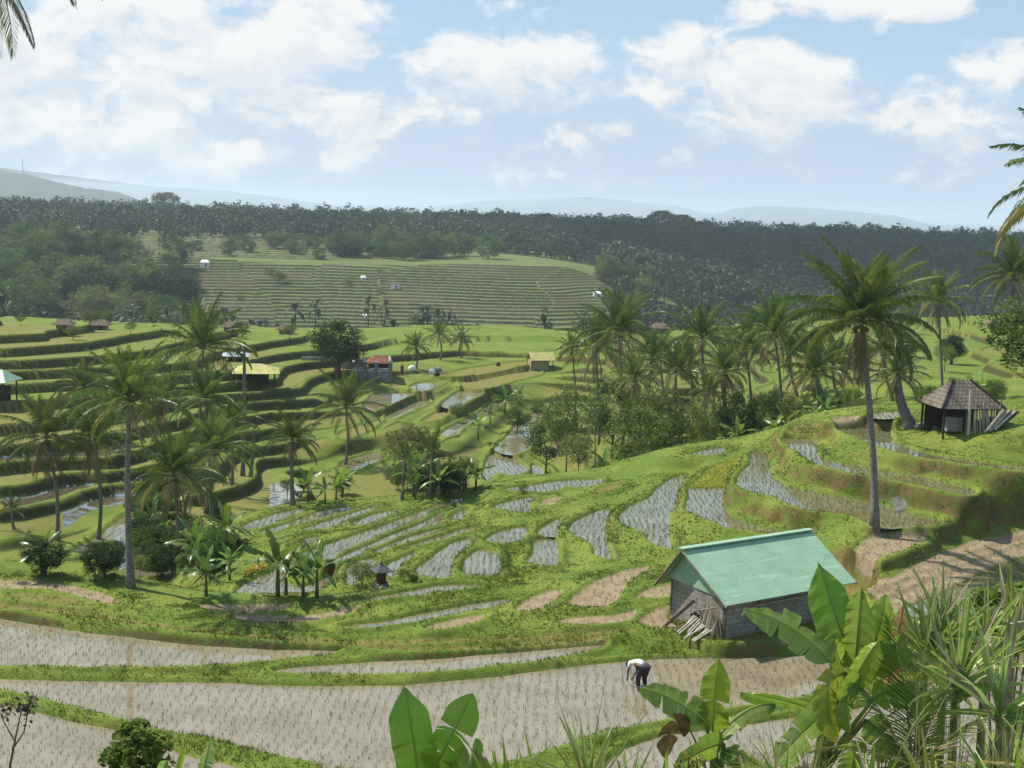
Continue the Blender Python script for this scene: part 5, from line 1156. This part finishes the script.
# orange flowering weeds on the left pond bank
q=hit(256,574); e=empty('flowering_weeds',q,0,'strip of orange flowering weeds on the bank left of the pond','weeds'); mb=MB(); rg=np.random.default_rng(8)
P0=hit(246,577)-q; P1=hit(268,568)-q
C=P0+(P1-P0)*rg.random((110,1))+rg.normal(size=(110,3))*[.15,.3,.08]+[0,0,.2]; leaf_quads(mb,C,.10,rg); mb.build('flowers',leafmat('orange_flower',(.62,.28,.02),(.55,.18,.02),.3),e)
mb=MB(); leaf_quads(mb,C-[0,0,.15],.2,rg); mb.build('leaves',m_leaflt,e)
# ------------------------------------------------------------------ grass on the banks, rice in the water
m_grass=None
def grassmat(name,c1,c2,c3):
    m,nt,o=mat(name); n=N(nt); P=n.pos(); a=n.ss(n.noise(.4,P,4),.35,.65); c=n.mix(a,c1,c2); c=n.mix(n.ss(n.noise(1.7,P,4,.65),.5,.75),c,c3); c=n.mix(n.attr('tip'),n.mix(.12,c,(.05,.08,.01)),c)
    g=n.new('ShaderNodeNewGeometry'); va=n.new('ShaderNodeVectorMath',operation='MULTIPLY_ADD'); n.set(va.inputs[0],g.outputs['Normal']); va.inputs[1].default_value=(.45,.45,.3); va.inputs[2].default_value=(0,0,.8)
    vn=n.new('ShaderNodeVectorMath',operation='NORMALIZE'); n.set(vn.inputs[0],va.outputs[0])
    d=n.bsdf(c,.6,.1,vn.outputs[0]); t=n.new('ShaderNodeBsdfTranslucent'); n.set(t.inputs[0],c); n.out(n.mixsh(.2,d,t.outputs[0])); return m
m_grass=grassmat('grass_blade',(.115,.178,.022),(.165,.205,.033),(.20,.18,.055))
rg=np.random.default_rng(12)
slopez=np.gradient(Zg,axis=0)/np.gradient(rs)[:,None]
def tufts(P, nb, hgt, wid, rg, lean=.5):
    """P: roots; a few tapering blades each, two faces per blade"""
    k=len(P); a=rg.uniform(0,2*np.pi,(k,nb)); h=hgt[:,None]*rg.uniform(.55,1.15,(k,nb)); l=lean*h*rg.uniform(.1,1,(k,nb))
    dx=np.sin(a)*l; dy=np.cos(a)*l; w=wid[:,None]*rg.uniform(.7,1.2,(k,nb)); b=rg.uniform(0,np.pi,(k,nb)); wx=np.cos(b)*w; wy=np.sin(b)*w*.4
    r=P[:,None,:]+np.stack([rg.normal(size=(k,nb))*.05,rg.normal(size=(k,nb))*.05,np.zeros((k,nb))-.02],-1)
    mid=r+np.stack([dx*.35,dy*.35,h*.6],-1); tip=r+np.stack([dx,dy,h],-1); W=np.stack([wx,wy,np.zeros_like(wx)],-1)
    V=np.stack([r-W,r+W,mid+W*.7,mid-W*.7,tip],2).reshape(-1,3); n=k*nb; i=np.arange(n)*5
    return V, np.stack([i,i+1,i+2,i+3],-1), np.stack([i+3,i+2,i+4],-1)
mask=(inside.reshape(S.shape)==0)&(GR>22)&(GR<125)
mask|=((sortf==3).reshape(S.shape))&(GR<125)
rows,cols=np.nonzero(mask[:-1,:-1]); dr=np.diff(rs)[rows]; dt=th[1]-th[0]; area=dr*rs[rows]*dt
area*=np.sqrt(1+np.clip(slopez[rows,cols],-4,4)**2)
dens=85*np.clip(42/rs[rows],.3,1)**1.3
dens*=np.where(rs[rows]>80,.32,1)*(wet.ravel()[rows*len(th)+cols]<.3)
# patchy: sparse where the bank is bare
px_,py_=GX[rows,cols],GY[rows,cols]; patch=fbm(px_*.5,py_*.5,3); dens*=np.clip((patch-.22)*4,.25,1.2)*np.where(np.abs(slopez[rows,cols])>.75,.35,1)
k=rg.poisson(area*dens); rep=np.repeat(np.arange(len(rows)),k); fi=rg.random(len(rep)); fj=rg.random(len(rep)); r_,c_=rows[rep],cols[rep]
def bil(A): return (A[r_,c_]*(1-fi)*(1-fj)+A[r_+1,c_]*fi*(1-fj)+A[r_,c_+1]*(1-fi)*fj+A[r_+1,c_+1]*fi*fj)
P=np.stack([bil(GX),bil(GY),bil(Zg)],-1)
pn=fbm(P[:,0]*.9+5,P[:,1]*.9,3); nearw=nearest.reshape(S.shape)[r_,c_]
hg=(.045+.075*np.clip((pn-.3)*3,0,1))*np.clip(52/np.hypot(P[:,0],P[:,1]),.55,1)*np.where(nearw<.8,1.15,.8); wd=.008+.00022*np.hypot(P[:,0],P[:,1])
V,q,t=tufts(P,4,hg,wd,rg,.9)
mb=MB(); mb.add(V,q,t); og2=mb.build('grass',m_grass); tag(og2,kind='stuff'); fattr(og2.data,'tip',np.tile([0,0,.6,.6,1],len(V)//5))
print('grass tufts',len(P))
# rice seedlings in rows, one mesh for the whole planting
m_rice=grassmat('rice_blade',(.13,.19,.04),(.16,.21,.045),(.15,.16,.05)); m_seedbed=grassmat('seedbed_blade',(.45,.46,.06),(.38,.43,.06),(.32,.40,.06))
Rr=[];Hh=[];Ws=[]; Bed=[]
def insidepoly(x,y,W):
    ins=np.zeros(x.shape,bool)
    for a,b in zip(W,np.roll(W,-1,0)): ins^=((a[1]>y)!=(b[1]>y))&(x<(b[0]-a[0])*(y-a[1])/(b[1]-a[1]+1e-12)+a[0])
    return ins
for pi,(z,kind,W) in enumerate(POLYS):
    if kind not in 'wm' : 
        if kind!='y': continue
    d=np.hypot(*W.mean(0)); 
    if d>140: continue
    sp=.30 if d<46 else (.27 if d<75 else .5); lo,hi=W.min(0),W.max(0)
    ang=RNG.uniform(-.12,.12); X,Y=np.meshgrid(np.arange(lo[0]-6,hi[0]+6,sp),np.arange(lo[1]-6,hi[1]+6,sp*.85)); c=W.mean(0)
    x=(X-c[0])*math.cos(ang)-(Y-c[1])*math.sin(ang)+c[0]; y=(X-c[0])*math.sin(ang)+(Y-c[1])*math.cos(ang)+c[1]
    x=x+np.sin(y*.35+pi)*.35+np.sin(y*.9+pi*2)*.10; x=x.ravel()+RNG.normal(size=x.size)*.022; y=y.ravel()+RNG.normal(size=y.size)*.035
    ok=insidepoly(x,y,W)&(np.abs(np.arctan2(x,y))<R(27))&(RNG.random(x.size)<.93); x,y=x[ok],y[ok]
    if kind=='m': kk=RNG.random(len(x))<.6; x,y=x[kk],y[kk]
    cx2=np.stack([x,y,np.full(len(x),z+ (0 if kind!='m' else .0))],-1); Rr.append(cx2); Hh.append(np.full(len(x),.15 if kind!='m' else .11)*RNG.uniform(.7,1.25,len(x)))
    Ws.append(np.full(len(x),.004+.00009*d))
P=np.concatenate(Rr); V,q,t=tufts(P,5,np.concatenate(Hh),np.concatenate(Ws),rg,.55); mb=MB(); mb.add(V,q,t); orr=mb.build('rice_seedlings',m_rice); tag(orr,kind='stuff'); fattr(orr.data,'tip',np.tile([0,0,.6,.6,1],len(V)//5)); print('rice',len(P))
# the bright yellow green seed bed and the thin pale strip
beds=[]
for pi,(z,kind,W) in enumerate(POLYS):
    yel=abs(z-1.4)<.01 and kind=='w' and np.hypot(*W.mean(0))>45 and len(W)>60
    if kind!='y' and not yel: continue
    lo,hi=W.min(0),W.max(0); X,Y=np.meshgrid(np.arange(lo[0],hi[0],.09),np.arange(lo[1],hi[1],.12)); x,y=X.ravel(),Y.ravel(); x=x+RNG.normal(size=x.size)*.03; y=y+RNG.normal(size=y.size)*.04
    ok=insidepoly(x,y,W)
    if yel:
        e0=at_z(685,489,z); e1=at_z(728,488,z); ok&=(y>e0[1]+(x-e0[0])*(e1[1]-e0[1])/(e1[0]-e0[0]))
    beds.append(np.stack([x[ok],y[ok],np.full(ok.sum(),z)],-1))
P=np.concatenate(beds); V,q,t=tufts(P,4,np.full(len(P),.16),np.full(len(P),.02),rg,.9); mb=MB(); mb.add(V,q,t); o=mb.build('rice_seed_bed',m_seedbed); tag(o,kind='stuff'); fattr(o.data,'tip',np.tile([0,0,.6,.6,1],len(V)//5)); print('bed',len(P))
# ------------------------------------------------------------------ woods and hills far off
m_woodf=None
def forestmat():
    m,nt,o=mat('far_foliage'); n=N(nt); P=n.pos(); f=n.noise(.035,P,5,.6); c=n.mix(n.ss(f,.35,.65),(.012,.027,.011),(.042,.062,.02)); c=n.mix(n.ss(n.noise(.3,P,3),.5,.75),c,(.07,.078,.03))
    d=n.bsdf(c,.6,.2); t=n.new('ShaderNodeBsdfTranslucent'); n.set(t.inputs[0],c); n.out(n.mixsh(.2,d,t.outputs[0])); return m
m_woodf=forestmat(); rg=np.random.default_rng(77)
def lowtree(kind,seed):
    r=np.random.default_rng(seed); mb=MB()
    if kind=='palm':
        for i in range(11):
            a=i*2.4; e0=R(70)-i*R(11); h=np.array([math.sin(a),math.cos(a),0]); p=np.array([0,0,9.]); s=np.array([math.cos(a),-math.sin(a),0]); p1=p+(h*math.cos(e0)+[0,0,math.sin(e0)])*2; p2=p1+(h*math.cos(e0-.9)+[0,0,math.sin(e0-.9)])*2
            mb.add([p,p1-s*.55,p1+s*.55,p2],None,[[0,1,2],[1,3,2]])
        mb.tube([(0,0,-1),(0,0,9)],[.22,.14],4)
    else:
        crown_cloud(r,20 if kind=='low' else 30,9,(3.6,3.6,3.0),1.15,'round',mb,1,(0,0,4.6)); mb.tube([(0,0,-1.5),(0,0,4)],[.4,.25],4)
    return np.concatenate(mb.v), mb
LOW=[lowtree('low',1),lowtree('low',2),lowtree('low',3),lowtree('palm',4),lowtree('full',5)]
def wood(name, pts, kinds, sz, mat_=None, zoff=0):
    mb=MB()
    for x,y in pts:
        k=kinds[rg.integers(len(kinds))]; s=rg.uniform(*sz)*(1.0 if k!=3 else 1.15); a=rg.uniform(0,6.28); c,sn=math.cos(a)*s,math.sin(a)*s
        M=np.array([[c,-sn,0,x],[sn,c,0,y],[0,0,s*rg.uniform(.85,1.35),ground(x,y)+zoff-1.5*s],[0,0,0,1]]); mb.addmb(LOW[k][1],M)
    o=mb.build(name,mat_ or m_woodf); tag(o,kind='stuff'); return o
def spread(n, u0, u1, d0, d1, keep=None):
    out=[]
    while len(out)<n:
        u=rg.uniform(u0,u1); d=math.sqrt(rg.uniform(d0*d0,d1*d1))*KD; b=bearing(u); x,y=d*math.sin(b),d*math.cos(b)
        if keep is None or keep(u,d/KD): out.append((x,y))
    return out
# dark belt along the skyline, the wooded slope on the right, the far plain
wood('forest_belt', spread(1300,-120,660,470,640,lambda u,d: d>(500 if u<330 else 470))+spread(1000,-120,640,640,900), [0,1,2,4,2],(.8,1.8))
wood('forest_slope', spread(2300,600,1180,410,680)+spread(700,590,1180,680,900), [0,1,2,4,0],(.8,2.0))
wood('forest_valley_floor', spread(520,-100,1180,205,284,lambda u,d:True)+spread(600,600,1180,285,410), [0,1,2,3,4],(.7,1.2))
wood('far_plain_woods', spread(1500,-150,1200,900,2600), [0,1,2],(1.2,2.2))
m_scrub=m_leafol
def clump(n,u0,u1,d0,d1,kinds,label,group,hpx,cat='tree',name='leafy_tree',keep=None):
    for i in range(n):
        for _ in range(50):
            u=random.uniform(u0,u1); d=random.uniform(d0,d1)
            if keep is None or keep(u,d): break
        if kinds=='palm':
            b=at_d(u,400,d*KD); b[2]=ground(b[0],b[1]); e=empty('coconut_palm',b,random.uniform(0,6.28),label,'palm tree',group); h=random.uniform(7,11)
            kid('trunk',FART,e); c=kid('crown',CROWN_FAR[i%2],e); c.location=(0,0,10.); e.scale=(h/11,)*3
        else:
            kk=random.choice(kinds); b=at_d(u,400,d*KD); b[2]=ground(b[0],b[1]); e=empty(name,b,random.uniform(0,6.28),label,cat,group); full=dict(dark=6.9,mid=7.4,light=7,olive=7,cone=7.4,flat=8.1)[kk]
            s=random.uniform(*hpx)*d*KD/F/full; w_=random.uniform(.9,1.3); e.scale=(s*w_,s*w_,s); e.location[2]-=1.9*s; kid('trunk',TREE[kk][1],e); kid('crown',TREE[kk][0],e)
FART=trunk_mesh((0,0,10.),.2,.13,(0,.2),6)
random.seed(31)
# rising ground left of the far terraces: trees and palms one can tell apart
lk=lambda u,d: u < 175-(d-250)*.05+random.uniform(-15,25)
clump(110,-20,185,200,395,['mid','dark','olive','mid'],'tree of the wood on the left slope across the valley','trees on the left slope',(28,52),keep=lk)
clump(50,-20,190,210,400,'palm','coconut palm standing in the wood on the left slope across the valley','palms on the left slope',(0,0),keep=lk)
clump(16,455,700,215,275,['mid','olive','light'],'tree at the foot of the far terraces, right of their middle','trees at the foot of the terraces',(24,40))
clump(14,470,720,212,270,'palm','coconut palm at the foot of the far terraces, right of their middle','palms at the foot of the terraces',(0,0))
clump(16,338,505,405,440,['dark','mid','mid','olive'],'large round tree of the grove along the top of the far terraces','grove above the far terraces',(28,40))
clump(18,190,345,400,455,['mid','olive'],'small tree of the strip above the left part of the far terraces','strip of trees above the terraces',(14,24))
clump(10,560,640,350,450,['mid','olive','light'],'tree at the right end of the far terraces','trees right of the far terraces',(22,36))
clump(9,200,560,292,385,['light','olive'],'lone small tree among the far terraces','lone trees on the far terraces',(8,16))
for u,h,lab in ((653,26,'broad umbrella tree standing out on the right skyline'),(166,16,'small umbrella tree on the left skyline'),(673,22,'second broad tree beside the umbrella tree on the right skyline')):
    b=at_d(u,400,690*KD); b[2]=ground(b[0],b[1]); top=at_d(u,236-h if u>400 else 192,690*KD)[2]; s=(top-b[2])/8.1; e=empty('leafy_tree',b,0,lab,'tree'); e.scale=(s,s,s); kid('trunk',TREE['flat'][1],e); kid('crown',TREE['flat'][0],e)
# hazy ridges
def ridge(name, prof, d, thick, col):
    """prof: skyline pixels; a ridge with a real foot and depth, noise on its slopes"""
    us=np.linspace(prof[0][0],prof[-1][0],90); vs=np.interp(us,[p[0] for p in prof],[p[1] for p in prof]); mb=MB(); V=[]
    prv=np.linspace(-1,1,13)
    for i,(u,v) in enumerate(zip(us,vs)):
        top=at_d(u,v,d); base=-66.; h=max(top[2]-base,1.)*1.0
        for p in prv:
            f=(1-abs(p))**.8; dd=d+p*thick; b=at_d(u,v,dd); edge=min(1,i/14,(len(us)-1-i)/14)**.7; z=base+h*f*(.25+.75*edge)*(1+.10*(fbm(np.array([u*.11+p*3]),np.array([p*4.+d]),4)[0]-.45)*(abs(p)>.05)) + (fbm(np.array([u*.35]),np.array([3.+p]),3)[0]-.45)*h*.05
            V.append((b[0],b[1],z))
    n_=len(prv); q=[[i*n_+j,(i+1)*n_+j,(i+1)*n_+j+1,i*n_+j+1] for i in range(len(us)-1) for j in range(n_-1)]
    mb.add(V,q); o=mb.build(name,col,smooth=True); tag(o,kind='structure'); return o
m_hill=plain('wooded_hill',(.03,.045,.02),(.05,.06,.03),.95,.05,.02)
ridge('hill',[(-160,165),(-60,169),(0,171),(28,174),(52,181),(85,188),(120,192),(170,197)],4200,600,m_hill)
ridge('distant_hill',[(-300,150),(0,168),(60,175),(150,186),(260,193),(330,199)],14000,2200,m_hill)
ridge('distant_hill',[(430,204),(500,200),(548,199),(585,197),(620,200),(660,204),(720,210)],15000,2200,m_hill)
ridge('distant_hill',[(700,212),(760,206),(800,207),(850,211),(930,219)],13000,2000,m_hill)
# mast on the near ridge
b=at_d(23,176,4200); o=empty('radio_mast',(b[0],b[1],b[2]-6),0,'thin lattice radio mast on the hazy blue ridge at far left','mast'); H=at_d(23,159,4200)[2]-b[2]+6
for sx in (-1,1):
    for sy in (-1,1): MB().tube([(sx*1.6,sy*1.6,-4),(sx*.5,sy*.5,H)],.35,4).build('leg',m_steel,o)
mb=MB(); 
for i in range(12):
    z0,z1=H*i/12,H*(i+1)/12; w0,w1=1.6-1.1*z0/H,1.6-1.1*z1/H
    for s in (-1,1): mb.tube([(-w0*s,-w0,z0),(w1*s,-w1,z1)],.2,3); mb.tube([(-w0,w0*s,z0),(-w1,-w1*s,z1)],.2,3)
mb.build('lattice',m_steel,o)
for z in (.8,.9): MB().box((0,0,H*z),(2.6,2.6,.8)).build('antenna_ring',m_steel,o)
for u,v,lab in ((683,236,'tiny white house among the trees of the right skyline'),(676,238,'tiny grey house left of the white one on the right skyline')):
    b=at_d(u,v,640*KD); o=empty('house',b,.2,lab,'house'); g_=ground(b[0],b[1]); MB().box((0,0,(g_-b[2])/2+1),(7,6,b[2]-g_+3)).build('wall',m_white,o); hip('roof',o,7,6,2.5,2,m_tile,.6,3,.2)
